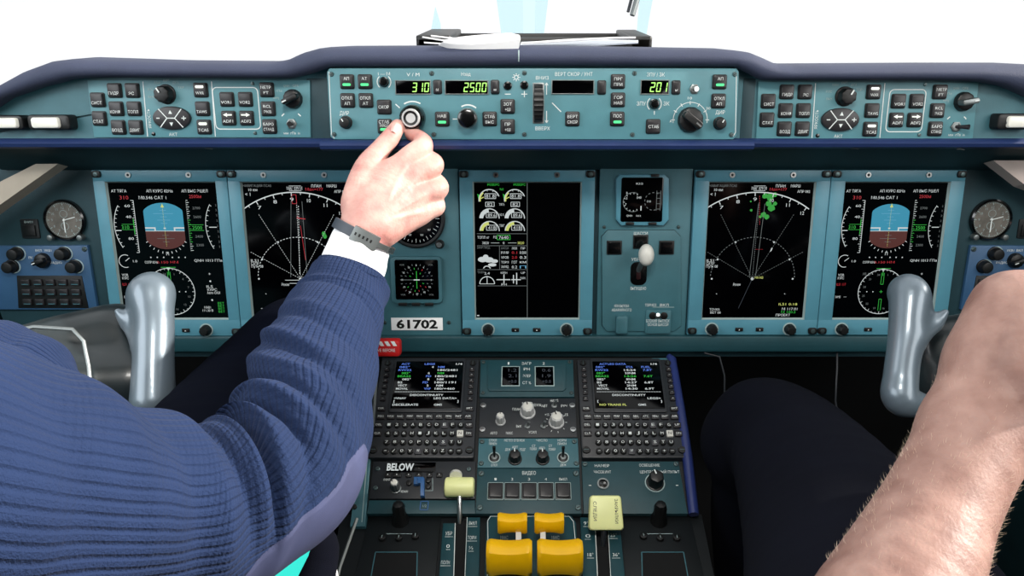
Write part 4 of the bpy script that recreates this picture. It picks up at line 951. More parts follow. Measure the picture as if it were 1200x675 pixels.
scrR = [('', [(.15, 'ACT', bl, .12), (.36, 'LEG DATA', bl, .28), (.93, '1/4', w_, .1)]), ('', [(.1, '082°', bl, .14), (.55, 'ETA', bl, .1), (.8, 'FUEL', bl, .14)]),
        ('', [(.12, 'RW22', bl, .2), (.55, '14:24', w_, .18), (.82, '7.8T', bl, .14)]), ('', [(.1, '083°', gn, .13), (.55, '33NM', w_, .16)]), ('', [(.12, 'BEA22', gn, .2), (.55, '14:26', gn, .18), (.82, '7.6T', gn, .14)]),
        ('', [(.1, '082°', w_, .13), (.55, '8NM', w_, .14)]), ('', [(.07, 'B2', w_, .07), (.55, '14:27', w_, .18), (.82, '6.8T', w_, .14)]), ('', [(.12, 'VECT', w_, .14), (.55, '2NM', w_, .14)]),
        ('', [(.12, 'MOVAL', w_, .18), (.55, '14:30', w_, .18), (.82, '6.9T', w_, .14)]), ('', [(.5, '-------------------------', w_, .96)]), ('', [(.5, 'DISCONTINUITY', w_, .5)]), ('', [(.87, 'LEGS>', w_, .2)]),
        ('', [(.03, '[', w_, .02), (.97, ']', w_, .02)]), ('', [(.25, 'NO TRANS FL', 'e_yel', .4), (.68, 'GMS', w_, .12)])]
mcdu(449, 561.5, 424, 539, 0, scrL, 'left pedestal keyboard display unit with LEGS page on its screen')
mcdu(676, 788, 424, 539, 0, scrR, 'right pedestal keyboard display unit with LEG DATA page on its screen')

# centre column of the pedestal
def panel(pts, label, m='teal_ped', name='control_panel', cat='control panel', h=.002, base=PED, th=.008):
    x = sum(p[0] for p in pts)/len(pts); y = sum(p[1] for p in pts)/len(pts); fr = base.at(x, y, h); t = thing(name, label, cat, fr)
    b = MB(); b.prism(pl(fr, pts), -th, 0, m, .0008); b.build('face_plate', t); return fr, t
fr, t = panel([(563, 421.5), (671.5, 421.5), (673, 465), (562, 465)], 'teal pedestal panel with two small dark readouts between the keyboard units', name='trim_readout_panel')
b = MB(); b.prism(pl(fr, [(574, 424), (661.5, 424), (663, 427), (663.5, 456), (660, 459), (573.5, 459), (571.5, 456), (572, 427)]), 0, .002, 'teal_ped', .0005); b.build('raised_plate', t)
for x0, x1, tt in ((588, 608.5, ('1.2', '2.1')), (627.5, 648.5, ('0.6', '1.9'))):
    b = MB(); u, v, w, h = rect_px(fr, b, x0-.8, 429, x1+.8, 452.5, .001, .0028, 'print_dim', r=.0006, bev=.0003); b.box(u, v, w*.9, h*.92, .001, .0031, 'screen', r=.0004, bev=.0001)
    for k_, s_ in enumerate(tt+('+0.0',)): b.text(s_, u+w*.1, v+h*(.28-.28*k_), h*.15, .0034, 'e_dim', w=w*.45)
    b.build('digital_readout', t, recalc=False)
b = MB()
for s_, x, y, w in (('ЗАГР', 617, 425.8, 11), ('1', 596, 425.8, 2), ('2', 637, 425.8, 2.5), ('РН', 617.3, 432.5, 7), ('ЭЛЕР', 617.3, 440.5, 9), ('СТ %', 617.3, 448.5, 10)): letter(fr, b, s_, x, y, 3, h=.0024, w=w)
b.build('lettering', t, recalc=False)
for x, y in ((566.5, 424.5), (667.5, 424.5), (566, 460.5), (669.5, 460.5)): screw(fr, t, x, y, 2.4)
fr, t = panel([(562.3, 466.5), (674, 466.5), (676.5, 512.5), (561, 512.5)], 'grey pedestal radar panel with three silver knobs', 'gunmetal', name='weather_radar_panel')
for x, y, r, a in ((586.6, 494, 5.5, 90), (618.3, 483.5, 8.5, 100), (652, 495, 8.5, 110)):
    knob(fr, t, x, y, r, .016, 'silver_paint', flute=9, cap='white_plastic', ptr=a, mark='black')
for x, y in ((649.3, 475.5), (617.8, 499.8), (636.5, 499.5)): toggle(fr, t, x, y, 3.4, dx=2, dy=1, m='steel', L=.01)
b = MB()
for s_, x, y, w in (('МЕТЕО', 618, 472.8, 12), ('ПЛАН', 605, 479.5, 9), ('ЗЕМЛЯ', 629, 474.6, 10), ('ВЫК', 608, 499.5, 6), ('УСИЛ', 624, 506.5, 9), ('АВТО', 578.5, 507.5, 8), ('МАКС', 597, 507.5, 8), ('НАКЛ', 649.5, 469.5, 9), ('АВТ', 638, 475.6, 7), ('РУЧ', 661, 475.6, 7), ('+15', 641, 486, 5), ('-15', 663, 486, 5), ('0', 652, 483, 2)): letter(fr, b, s_, x, y, 2.9, w=w)
for a in range(0, 360, 40): plline(fr, b, [(652+10.5*math.cos(R(a)), 495+10.5*math.sin(R(a))), (652+12.5*math.cos(R(a)), 495+12.5*math.sin(R(a)))], .6)
b.build('lettering', t, recalc=False)
for x, y in ((566.2, 475.3), (670.5, 475.3), (565.3, 503.5), (671.5, 503.5)):
    b = MB(); u, v = fr.px(x, y); b.lathe(u, v, [(.0042, 0), (.0036, .0016), (.0001, .002)], 'steel', 20); b.line((u-.0026, v), (u+.0026, v), .0007, .0022, 'black'); b.build('screw', t)
fr, t = panel([(561, 513.5), (677, 513.5), (678.8, 548), (559.5, 548)], 'teal pedestal panel with two black knobs and two toggle switches under the silver knobs', 'teal_mid', name='surveillance_panel')
for x in (603.5, 635.8): knob(fr, t, x, 538, 7.6, .015, flute=9, ptr=95)
for x in (579.3, 659.8):
    b = MB(); u, v = fr.px(x, 536.5); b.ring(u, v, .0062, .0076, -.001, .0012, 'print_dim', 24); b.cyl(u, v, .0062, -.001, .0008, 'black', 20); b.build('switch_ring', t)
    toggle(fr, t, x, 535.5, 4, dx=0, dy=6, m='black', L=.014)
b = MB()
for s_, x, y, w in (('ОТКЛ', 577.5, 516, 9), ('ПРИЕМ', 577.5, 520, 9), ('МЕТЕО ОТВ РЕЖ', 603, 516, 24), ('ЧИСЛО', 635, 516, 13), ('НОРМ', 658.5, 516, 10), ('ПРИЕМ', 658.5, 520, 10), ('ДЕЖ', 595, 527, 6), ('АВТ', 603.5, 524, 7), ('ПОДГ', 612.5, 527, 7), ('СТ', 625.5, 522.5, 4), ('ПОВЕР', 625, 526, 8), ('АВТО', 635, 525, 7), ('СТ', 645, 522.5, 4), ('ПОВЕР', 647, 526.5, 8), ('ОТКЛ', 579, 545, 7), ('ДЕЖ', 660, 545, 7)): letter(fr, b, s_, x, y, 2.7, w=w)
b.build('lettering', t, recalc=False)
for x, y in ((565, 517.5), (673, 517.5), (564, 543), (675.5, 543)): screw(fr, t, x, y, 3)
fr, t = panel([(559.5, 549), (679, 549), (681.5, 602), (557, 602)], 'teal pedestal video panel with a row of five dark square keys', 'teal_ped', name='video_select_panel')
for i, x in enumerate((580.7, 600.2, 620, 639.7, 659.8)):
    b = MB(); u, v = fr.px(x, 576); kx, ky = fr.sc(x, 576)
    b.box(u, v, 19*kx, 20.5*ky, -.001, .0018, 'print_dim', r=.0014, bev=.0004); b.box(u, v, 17.6*kx, 19*ky, 0, .0021, 'black', r=.001, bev=.0003); b.box(u, v, 15*kx, 16*ky, 0, .0052, 'key', r=.0012, bev=.0012); b.build('square_key', t)
b = MB(); letter(fr, b, 'ВИДЕО', 620, 554.6, 4, w=16)
for i, x in enumerate((580.7, 600.2, 620, 639.7, 659.8)): letter(fr, b, ('1', '2', '3', '4', 'ВЫКЛ')[i], x, 561.5, 3, w=2.5 if i < 4 else 9)
b.build('lettering', t, recalc=False)
for x, y in ((564, 555), (675, 555), (562.5, 595), (677.5, 595)): screw(fr, t, x, y, 3.6)

# left: radio panel with the BELOW readout
fr, t = panel([(437.5, 540.5), (557.5, 540.5), (556.5, 584.5), (433, 584.5)], 'dark grey pedestal transponder panel with white BELOW readout', 'gunmetal', name='transponder_panel')
b = MB(); u, v, w, h = rect_px(fr, b, 452.5, 541.8, 511, 553, -.001, .0012, 'screen', r=.0006, bev=.0002); b.text('BELOW', u-w*.22, v, h*.72, .0016, 'e_white', w=w*.55, bold=.03); b.build('digital_readout', t, recalc=False)
for i, x in enumerate((454.8, 465.3, 479, 491, 503.5, 515)):
    b = MB(); u, v = fr.px(x, 557.3); kx, ky = fr.sc(x, 557); b.box(u, v, (7 if i != 1 else 10)*kx, 5*ky, -.001, .003, 'black', r=.0008, bev=.0006); b.fill([(u-.0008, v-.0006), (u+.0008, v-.0006), (u, v+.001)], .0033, 'print'); b.build('key', t)
knob(fr, t, 464, 573, 6, .018, 'steel_dull', flute=10, cap='white_plastic', ptr=150, mark='black')
for x, y in ((479.5, 567), (502, 564), (502, 571)): b = MB(); u, v = fr.px(x, y); b.cyl(u, v, .0032, -.001, .004, 'black', 16); b.build('round_button', t)
b = MB(); letter(fr, b, 'IDENT', 453.5, 562, 2.6, w=8); letter(fr, b, 'РЕЖИМ', 474, 576, 2.6, w=8); plline(fr, b, [(507, 560), (507, 575), (498, 575)], .6, 'print_dim'); b.build('lettering', t, recalc=False)
for x, y in ((442.5, 549.5), (440, 572), (549.5, 550)): screw(fr, t, x, y, 2.8)
fr, t = panel([(432.5, 586), (556.5, 586), (557, 602), (430, 602)], 'plain teal blanking strip below the BELOW readout panel', 'teal_ped', name='blank_panel', cat='panel')
# right: lighting panel
fr, t = panel([(681.5, 540.5), (795, 540.5), (806, 602), (684, 602)], 'teal pedestal lighting panel with one large black knob right of the pale flap lever', 'teal_ped', name='lighting_panel')
b = MB(); u, v = fr.px(706.7, 567.3); b.ring(u, v, .0055, .0072, -.001, .002, 'steel_dull', 28); b.cyl(u, v, .0055, -.001, .001, 'black_gloss', 20); b.build('toggle_base', t); toggle(fr, t, 706.7, 567.3, 2.5, dx=1, dy=-2, L=.008)
b = MB(); u, v = fr.px(767.4, 566); b.ring(u, v, .0108, .0122, -.001, .001, 'print_dim', 36); b.build('dial_ring', t); knob(fr, t, 767.4, 566, 9.8, .02, flute=6, ptr=110)
b = MB()
for s_, x, y, w in (('НАМЕР', 705.5, 545.7, 17), ('ЧАСОВ.ИНТ', 706, 553, 20), ('ОСВЕЩЕНИЕ', 761, 545.5, 24), ('ЦЕНТРАЛЬНЫЙ ПУЛЬТ', 773, 552.8, 46)): letter(fr, b, s_, x, y, 3.1, w=w)
for x in (691.5, 793.5): plline(fr, b, [(x-1.5, 568.8), (x+1.5, 568.8)], .9)
b.build('lettering', t, recalc=False)
for x, y in ((685.5, 544), (792, 544)): screw(fr, t, x, y, 3)
b = MB(); rect_px(fr, b, 764, 419.5, 783, 422.5, -.002, .001, 'teal_mid'); b.build('label_strip', t)

# ---- lower deck: side trays
def tray(S, label):
    fr, t = panel([(S(432), 605), (S(517), 605), (S(505), 735), (S(402), 735)], label, 'dark_grey', name='storage_tray', cat='tray', base=LOW, h=-.004)
    b = MB(); P = [(S(440), 647), (S(489), 647), (S(487), 735), (S(424), 735)]; b.path(pl(fr, P, .001), .0012, .001, 'teal_mid', True)
    b.prism(pl(fr, P, .001), -.002, .0006, 'void', 0); b.build('recess', t)
    u, v = fr.px(S(469), 611); b = MB(); b.lathe(u, v, [(.0105, -.001), (.010, .006), (.0075, .014), (.0078, .024), (.006, .029), (.0001, .0305)], 'black', 30, flute=8, fl=.1); b.build('rotary_knob', t)
    for x, y in ((448, 631.5), (467.5, 631.5), (487, 629.5)): 
        u, v = fr.px(S(x), y); b = MB(); b.cyl(u, v, .0045, -.001, .004, 'black', 20); b.line((u, v-.002), (u, v+.002), .0006, .0043, 'print_dim'); b.build('push_button', t)
    b = MB(); plline(fr, b, [(S(453), 625.5), (S(489), 625.5)], .8, 'print_dim'); b.build('lettering', t, recalc=False)
tray(lambda x: x, 'dark storage tray with a black knob, left of the yellow throttle levers')
tray(lambda x: 1241-x, 'dark storage tray with a black knob, right of the pale flap lever')

# ---- lever quadrants
def scaleplate(P0, P1, marks, label, side):
    fr, t = panel(P0, label, 'teal_ped', name='lever_quadrant', cat='lever quadrant', base=LOW, h=.002)
    b = MB(); b.prism(pl(fr, P1), -.008, 0, 'teal_ped', .0008); b.build('scale_strip', t)
    b = MB(); xm = (max(P0[0][0], P0[3][0])+min(P1[0][0], P1[3][0]))/2
    b.prism(pl(fr, [(P0[1][0], P0[1][1]), (P1[0][0], P1[0][1]), (P1[3][0], P1[3][1]), (P0[2][0], P0[2][1])]), -.008, -.004, 'void', 0); b.build('slot', t)
    b = MB()
    for s_, x, y, w in marks: letter(fr, b, s_, x, y, 4, w=w); plline(fr, b, [(x-w*.6, y+4), (x+w*.6, y+4)], .6)
    plline(fr, b, [P0[1], P0[2]], .9); plline(fr, b, [P1[0], P1[3]], .6)
    b.build('lettering', t, recalc=False); return fr
scaleplate([(519, 613), (533.5, 613), (530, 735), (510, 735)], [(547.5, 606), (562.5, 606), (560.5, 735), (542.5, 735)], [('УБР', 526, 625, 8), ('0', 525, 640, 4), ('ПОЛН', 522, 659, 10), ('ВЫКЛ', 554, 613, 9), ('ТОРМ', 553, 630, 10), ('½', 552, 642, 5)], 'teal spoiler lever quadrant with a dark slot on the left of the yellow levers', 0)
scaleplate([(680, 606), (697, 606), (703, 735), (685, 735)], [(712.5, 618), (727, 618), (738, 735), (719, 735)], [('9°', 687, 613, 6), ('0', 689, 628, 6), ('18°', 692, 650, 7), ('25°', 719, 627, 8), ('36°', 722, 650, 8)], 'teal flap lever quadrant with a dark slot on the right of the yellow levers', 1)
# spoiler lever
LW = lambda x, y, h: LOW.world(x, y, h)
def wthing(name, label, cat, loc, group=None): return thing(name, label, cat, loc=loc, group=group)
org = LOW.world(538, 616, 0); t = wthing('spoiler_lever', 'pale yellow-green cylinder-handled lever on a grey stem, left of the throttle levers', 'lever', org)
tp_ = LOW.world(538.5, 571, .022)
b = MB(); b.tube([org-Vector((0, 0, .02)), org+(tp_-org)*.35+Vector((.0005, 0, .002)), tp_], [.0026, .003, .003], 'steel', 12); b.build('stem', t, origin=org)
b = MB(); A_ = tp_+Vector((-.0175, .0, 0)); n = 9
prof = [(.0001, -.0178), (.009, -.0178), (.0112, -.0165), (.0118, -.0145), (.0118, .0145), (.0112, .0165), (.009, .0178), (.0001, .0178)]
V = []; sg = 32
for r_, z in prof:
    for i in range(sg):
        a = 2*math.pi*i/sg; V.append((tp_.x+z, tp_.y+r_*math.cos(a), tp_.z+r_*1.0*math.sin(a)))
b.add(V, [(j*sg+i, j*sg+(i+1) % sg, (j+1)*sg+(i+1) % sg, (j+1)*sg+i) for j in range(len(prof)-1) for i in range(sg)], 'lime'); b.build('handle', t, origin=org)
b = MB(); d_ = tp_+Vector((-.005, .009, .009)); V = []
for z in (0, .004):
    for i in range(24): V.append((d_.x+.0075*math.cos(2*math.pi*i/24), d_.y+z, d_.z+.0075*math.sin(2*math.pi*i/24)))
b.add(V, [(i, (i+1) % 24, 24+(i+1) % 24, 24+i) for i in range(24)]+[tuple(range(24)), tuple(range(24, 48))], 'white_plastic'); b.build('disc', t, origin=org)
# text on the cylinder
# flap lever with square pad
org = LOW.world(706, 640, 0); t = wthing('flap_lever', 'pale yellow-green square paddle lever lettered with dark print, right of the throttle levers', 'lever', org)
c_ = LOW.world(710, 601, .03); nv = (CAM-c_).normalized(); nv = Vector((0, nv.y, nv.z)).normalized(); fl_ = Frame(c_, Vector((0, nv.z, -nv.y)) if nv.z > 0 else Vector((0, 0, 1)))
b = MB(); b.tube([org-Vector((0, 0, .02)), org+(c_-org)*.5, c_-fl_.n*.004], [.003, .0032, .0034], 'gunmetal', 12); b.build('stem', t, origin=org)
b = MB(); hw = 19.5*fl_.sc(710, 601)[0]; hh = 20.5*fl_.sc(710, 601)[1]
P = b.rrect(0, 0, hw*2, hh*2, .004, 5); P = [(x*(1+.06*(-y/hh)), y) for x, y in P]; m_ = MB(); m_.prism(P, -.011, .003, 'lime', .003)
m_.text('ЗАКРЫЛКИ', hw*.62, hh*.1, .0034, .0033, 'key_grey', rot=-math.pi/2, w=hh*1.4); m_.text('СЛЕДИ', -hw*.68, hh*.1, .0034, .0033, 'key_grey', rot=-math.pi/2, w=hh*1.1)
F4 = fl_.mat(); m_.V = [tuple(F4 @ Vector(p)) for p in m_.V]; m_.build('handle', t, origin=org, recalc=False)
# slat interlock: blue bracket
fr = PED.at(495, 575, .004); b = MB()
b.prism([*pl(fr, [(485.5, 561), (497, 561), (498, 565), (490.5, 569.5), (485, 569.5)])], 0, .006, 'blue_plastic', .001); b.prism(pl(fr, [(490, 563), (498, 563), (498, 584), (493.5, 584), (493.5, 569), (489, 569)]), .001, .0075, 'blue_plastic', .001)
b.path(pl(fr, [(493, 587), (502, 587), (501, 597), (492, 597)]), .0011, -.001, 'blue_plastic', True); b.text('1/2', *fr.px(497.5, 592.5), .003, -.001, 'print_dim')
o = b.build('lock_bracket', None, recalc=False); o.matrix_world = fr.mat(); tag(o, 'small blue plastic bracket hooked over the BELOW readout panel keys', 'bracket')

# throttle quadrant and yellow levers
fr, t = panel([(574, 604), (670, 604), (675, 612), (681, 735), (566, 735), (570, 612)], 'teal throttle quadrant plate outlined in white under the yellow levers', 'teal_ped', name='throttle_quadrant', cat='lever quadrant', base=LOW, h=.001)
b = MB(); plline(fr, b, [(569.5, 735), (572, 640), (571.5, 610), (575, 605), (667, 605), (672, 611), (675, 640), (678, 735)], .9)
for x in (591, 651): letter(fr, b, 'МАКС', x, 630, 4, w=9); plline(fr, b, [(x-6, 634), (x+6, 634)], .7)
b.build('lettering', t, recalc=False)
for x in (608, 636.5):
    b = MB(); b.prism(pl(fr, [(x-4, 607), (x+4, 607), (x+3.5, 735), (x-3.5, 735)]), -.001, .0006, 'void', 0); b.build('slot', t)
def saddle(c, hx, hy, hz, ev=.32):
    """block handle whose top and bottom edges are waisted in the middle"""
    b = MB(); n = 21; V = []; K = 16
    for i in range(n):
        s = -1+2*i/(n-1); e = 1-max(0, abs(s)-.86)/.14*.16; wz = (1-ev*(1-s*s))*e
        for k in range(K):
            a = 2*math.pi*k/K; ca, sa = math.cos(a), math.sin(a); q = 3.2
            m = (abs(ca)**q+abs(sa)**q)**(-1/q)
            V.append((c.x+s*hx, c.y+ca*m*hy*e, c.z+sa*m*hz*wz))
    Fs = [(i*K+k, i*K+(k+1) % K, (i+1)*K+(k+1) % K, (i+1)*K+k) for i in range(n-1) for k in range(K)]+[tuple(range(K)), tuple((n-1)*K+k for k in range(K))]
    b.add(V, Fs, 'yellow'); return b
for sx, nm in ((-1, 'left'), (1, 'right')):
    x_big = 597 if sx < 0 else 656; x_sm = 600.5 if sx < 0 else 643.5; xs_ = 608 if sx < 0 else 636.5
    org = LOW.world(x_big, 700, 0); t = wthing('throttle_lever', nm+' one of the two yellow throttle levers, large waisted handle with small reverse handle ahead', 'lever', org, 'yellow throttle levers')
    c = LOW.world(x_big, 653, .028); c2 = LOW.world(x_sm, 613, .030)
    k = (FW.dot(c-CAM))/F; saddle(c, 26.5*k, .014, .021*1.0, .22).build('handle', t, origin=org)
    k = (FW.dot(c2-CAM))/F; saddle(c2, 17.2*k, .009, .0125, .3).build('reverse_handle', t, origin=org)
    b = MB(); a_ = c2+Vector(((xs_-x_sm)*k, -.006, -.008)); e_ = LOW.world(xs_, 650, .012)
    b.tube([a_, e_], [.0042, .0045], 'white_plastic', 4); b.build('link_arm', t, origin=org)
    b = MB(); b.tube([c-Vector((0, 0, .01)), Vector((c.x, c.y-.005, c.z-.05))], [.006, .007], 'gunmetal', 12); b.build('stem', t, origin=org)

# red flag strap and silver strut at the left of the pedestal
fr = Frame(W(450, 407, .93), tiltv(12)); b = MB()
u0, v0 = fr.px(425, 417); u1, v1 = fr.px(469.5, 397.5); b.box((u0+u1)/2, (v0+v1)/2, u1-u0, v1-v0, -.006, .006, 'red', r=.004, bev=.003)
for k in range(5): 
    x = 431+k*7.5; b.fill(pl(fr, [(x, 405.5), (x+4.4, 405.5), (x+1, 400), (x-3.4, 400)], .0065), .0065, 'print')
b.text('REMOVE BEFORE', *fr.px(447, 410.5, .0065), .004, .0066, 'print', w=.034)
o = b.build('warning_tag', None, recalc=False); o.matrix_world = fr.mat(); tag(o, 'red tag with white diagonal stripes beside the sweater sleeve', 'tag')
org = W(438, 470, .93); b = MB(); b.tube([W(436.5, 417, .935), W(440, 445, .93), W(437, 500, .925)], [.0022, .003, .002], 'steel_dull', 10)
o = b.build('metal_strut', None, origin=org); tag(o, 'thin silver strut below the red striped tag', 'strut')
org = W(400, 650, .75)
b = MB(); b.tube([W(418, 608, .80), W(398, 665, .74), W(390, 700, .71)], [.0018, .0018, .0018], 'steel_dull', 8)
o = b.build('cable_rod', None, origin=org); tag(o, 'thin grey rod rising from the floor left of the storage tray', 'rod')
b = MB(); p = [W(388, 645, .70), W(380, 690, .69), W(398, 690, .69)]; p2 = [q+Vector((0, .004, -.001)) for q in p]
b.add(p+p2, [(0, 1, 2), (3, 4, 5), (0, 1, 4, 3), (1, 2, 5, 4), (2, 0, 3, 5)], 'paper'); o = b.build('paper_corner', None, origin=W(388, 660, .7)); tag(o, 'white pointed corner of paper at the bottom beside the elbow', 'paper')

# ================================================================== SURROUNDINGS
def slab(name, pts, m, th=.02, kind=True, n=None):
    b = MB(); P = [Vector(p) for p in pts]; nn = (P[1]-P[0]).cross(P[2]-P[0]).normalized()*th
    k = len(P); b.add(P+[q+nn for q in P], [tuple(range(k)), tuple(range(2*k-1, k-1, -1))]+[(i, (i+1) % k, k+(i+1) % k, k+i) for i in range(k)], m)
    o = b.build(name, None, smooth=0)
    if kind: struct(o)
    return o
slab('floor', [(-1.0, -.9, 0), (1.0, -.9, 0), (1.0, 1.4, 0), (-1.0, 1.4, 0)], 'void', -.03)
slab('wall_front', [(-1.0, 1.36, 0), (1.0, 1.36, 0), (1.0, 1.36, 1.0), (-1.0, 1.36, 1.0)], 'void', -.02)
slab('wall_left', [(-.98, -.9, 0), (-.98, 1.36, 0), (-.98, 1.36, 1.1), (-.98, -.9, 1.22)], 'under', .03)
slab('wall_right', [(.98, -.9, 0), (.98, 1.36, 0), (.98, 1.36, 1.24), (.98, -.9, 1.24)], 'under', -.03)  # out of view; top raised to keep sun off pedestal and knee
slab('ceiling', [(-.95, -.9, 1.95), (.95, -.9, 1.95), (.95, .55, 1.86), (-.95, .55, 1.86)], 'beige', .03)
slab('wall_back', [(-.98, -.9, 0), (.98, -.9, 0), (.98, -.9, 1.95), (-.98, -.9, 1.95)], 'dark_grey', -.03)
# beige frame pieces that show at both ends of the panel
def beam(name, pts, m, d, th=.03):
    P = [W(x, y, d) for x, y in pts]; return slab(name, P, m, th)
beam('trim_1', [(-70, 250), (0, 213), (42, 192), (68, 192), (0, 240), (-70, 292)], 'beige', .93, .02)
beam('trim_2', [(1164, 188), (1290, 188), (1290, 250), (1200, 216)], 'beige_r', .93, .02)
# windscreen: two panes, a sill
mg = bpy.data.materials.new('glass'); mg.use_nodes = True; nt = mg.node_tree; nt.nodes.clear()
o_ = nt.nodes.new('ShaderNodeOutputMaterial'); tr = nt.nodes.new('ShaderNodeBsdfTransparent'); gl = nt.nodes.new('ShaderNodeBsdfGlossy'); gl.inputs['Roughness'].default_value = .02
mx_ = nt.nodes.new('ShaderNodeMixShader'); mx_.inputs[0].default_value = .05; nt.links.new(tr.outputs[0], mx_.inputs[1]); nt.links.new(gl.outputs[0], mx_.inputs[2]); nt.links.new(mx_.outputs[0], o_.inputs[0]); M['glass'] = mg
mt = bpy.data.materials.new('tint'); mt.use_nodes = True; nt = mt.node_tree; nt.nodes.clear()
o_ = nt.nodes.new('ShaderNodeOutputMaterial'); tr = nt.nodes.new('ShaderNodeBsdfTransparent'); tr.inputs[0].default_value = lin('#edfbfe'); nt.links.new(tr.outputs[0], o_.inputs[0]); M['tint'] = mt
slab('window_1', [(-.95, 1.36, 1.03), (-.01, 1.40, 1.03), (-.01, .95, 1.86), (-.95, .75, 1.86)], 'glass', .006)
slab('window_2', [(.01, 1.40, 1.03), (.95, 1.36, 1.03), (.95, .75, 1.86), (.01, .95, 1.86)], 'glass', .006)
slab('trim_3', [(-.98, 1.25, .98), (.98, 1.25, .98), (.98, 1.40, 1.03), (-.98, 1.40, 1.03)], 'void', -.02)
b = MB()
def pane(pts, d, th=.004): 
    P = [W(x, y, d) for x, y in pts]; k = len(P); nn = Vector((0, th, 0)); return P+[q+nn for q in P], [tuple(range(k)), tuple(range(2*k-1, k-1, -1))]+[(i, (i+1) % k, k+(i+1) % k, k+i) for i in range(k)]
b.add(*pane([(578, -30), (646, -30), (637, 44), (588, 44)], 1.12), 'tint'); o = b.build('glow_overlay', None, origin=W(610, 20, 1.12), smooth=0); tag(o, 'pale cyan see-through visor strip standing in the middle of the windscreen', 'visor')  # added pane; its tint imitates the overexposed pale cyan glow
b = MB(); b.add(*pane([(504, 42), (510, 8), (516, 28), (517, 42)], 1.12), 'tint'); o = b.build('glow_sliver', None, origin=W(510, 30, 1.12), smooth=0); tag(o, 'small pale cyan see-through sliver above the left end of the black tray', 'reflector')  # added sliver, tinted to stand for a smaller patch of glow
b = MB(); b.add(*pane([(752, -30), (770, -30), (757, 44), (746, 44)], 1.12), 'tint'); o = b.build('glow_strip', None, origin=W(755, 20, 1.12), smooth=0); tag(o, 'narrow pale cyan see-through strip above the right end of the black tray', 'deflector')  # added strip; overexposed streak put in as a tinted pane
b = MB(); b.tube([W(758, -40, 1.38), W(741, 18, 1.38)], [.006, .005], 'steel_dull', 8); b.tube([W(750, -40, 1.385), W(736, 14, 1.385)], [.003, .003], 'gunmetal', 6)
o = b.build('windscreen_wiper', None, origin=W(745, 5, 1.38)); tag(o, 'grey windscreen wiper arm hanging at the top edge right of centre', 'wiper')

# tray and papers on the glareshield
org = W(626, 50, .98); t = wthing('document_tray', 'long low black tray lying on top of the glareshield behind the pad', 'tray', org)
b = MB(); A_ = [W(487, 41.5, .955), W(765, 42.5, .955)]; z0 = W(620, 62, .955).z
x0, x1 = A_[0].x, A_[1].x; y0 = A_[0].y
def wbox(b, x0, x1, y0, y1, z0, z1, m, r=.004):
    bb = MB(); bb.box((x0+x1)/2, (y0+y1)/2, x1-x0, y1-y0, z0, z1, m, r=r, bev=.002); b.add(bb.V, bb.Fc, m)
zt = A_[0].z
wbox(b, x0, x1, y0, y0+.012, z0, zt-.003, 'black'); wbox(b, x0, x1, y0+.15, y0+.162, z0-.02, zt-.006, 'black'); wbox(b, x0, x0+.045, y0, y0+.16, z0-.01, zt, 'black'); wbox(b, x1-.03, x1, y0, y0+.16, z0-.01, zt-.001, 'black')
b.build('rim', t, origin=org); b = MB(); wbox(b, x0, x1, y0, y0+.16, z0-.02, z0-.012, 'black'); b.build('base', t, origin=org)
# bent white sheet hanging over the front
def sheet(rows, m, label, name, d0, th=.0012):
    """rows of photo points swept into a curved sheet of paper"""
    V = []; n = len(rows[0])
    for rw in rows:
        for x, y, d in rw: V.append(W(x, y, d))
    k = len(V); Fs = [(i*n+j, i*n+j+1, (i+1)*n+j+1, (i+1)*n+j) for i in range(len(rows)-1) for j in range(n-1)]
    b = MB(); b.add(V+[v+Vector((0, th*.5, -th)) for v in V], Fs+[tuple(q+k for q in reversed(f)) for f in Fs]+[(j, j+1, k+j+1, k+j) for j in range(n-1)]+[((len(rows)-1)*n+j, (len(rows)-1)*n+j+1, k+(len(rows)-1)*n+j+1, k+(len(rows)-1)*n+j) for j in range(n-1)], m)
    o = b.build(name, None, origin=W(rows[0][n//2][0], rows[0][n//2][1], rows[0][n//2][2])); return tag(o, label, 'paper')
ft = [(514, 52), (530, 57), (553, 61.5), (580, 62), (600, 61), (607, 60)]; mt_ = [(519, 49), (533, 51), (553, 52), (580, 50), (600, 47), (610, 46)]; bk = [(524, 46), (540, 43), (560, 41), (580, 39.5), (598, 38.5), (609, 41)]
fd = .838
sheet([[(x, y, fd) for x, y in ft], [(x, y, fd-.006) for x, y in mt_], [(x, y, fd+.03) for x, y in bk]], 'paper', 'curved white sheet of paper bulging over the pad, left of centre', 'paper_sheet', 0)
b = MB()
for pts in ([(495, 43.5), (520, 47.5), (560, 47), (600, 49)], [(497, 50), (520, 51.5), (545, 52), (590, 54)], [(505, 42), (540, 46), (580, 45)]):
    b.tube([W(x, y, .945) for x, y in pts], .0011, 'paper', 6)
o = b.build('paper_strip', None, origin=W(545, 47, .945)); tag(o, 'thin white curled strips at the left end of the black tray', 'paper')
sheet([[(609, 53.5, .94), (660, 53, .94), (700, 53, .94), (748, 50, .94)], [(611, 49, .95), (660, 47.5, .95), (700, 46, .95), (748, 47, .95)]], 'paper_grey', 'flat pale papers lying in the right half of the black tray', 'paper_stack', 0)
sheet([[(612, 51, .93), (660, 48, .93), (720, 44.5, .93), (745, 44, .93)], [(615, 49.5, .94), (660, 46, .94), (720, 43.3, .94), (745, 43, .94)]], 'paper', 'thin white sheet on top of the pale papers', 'paper_page', 0)

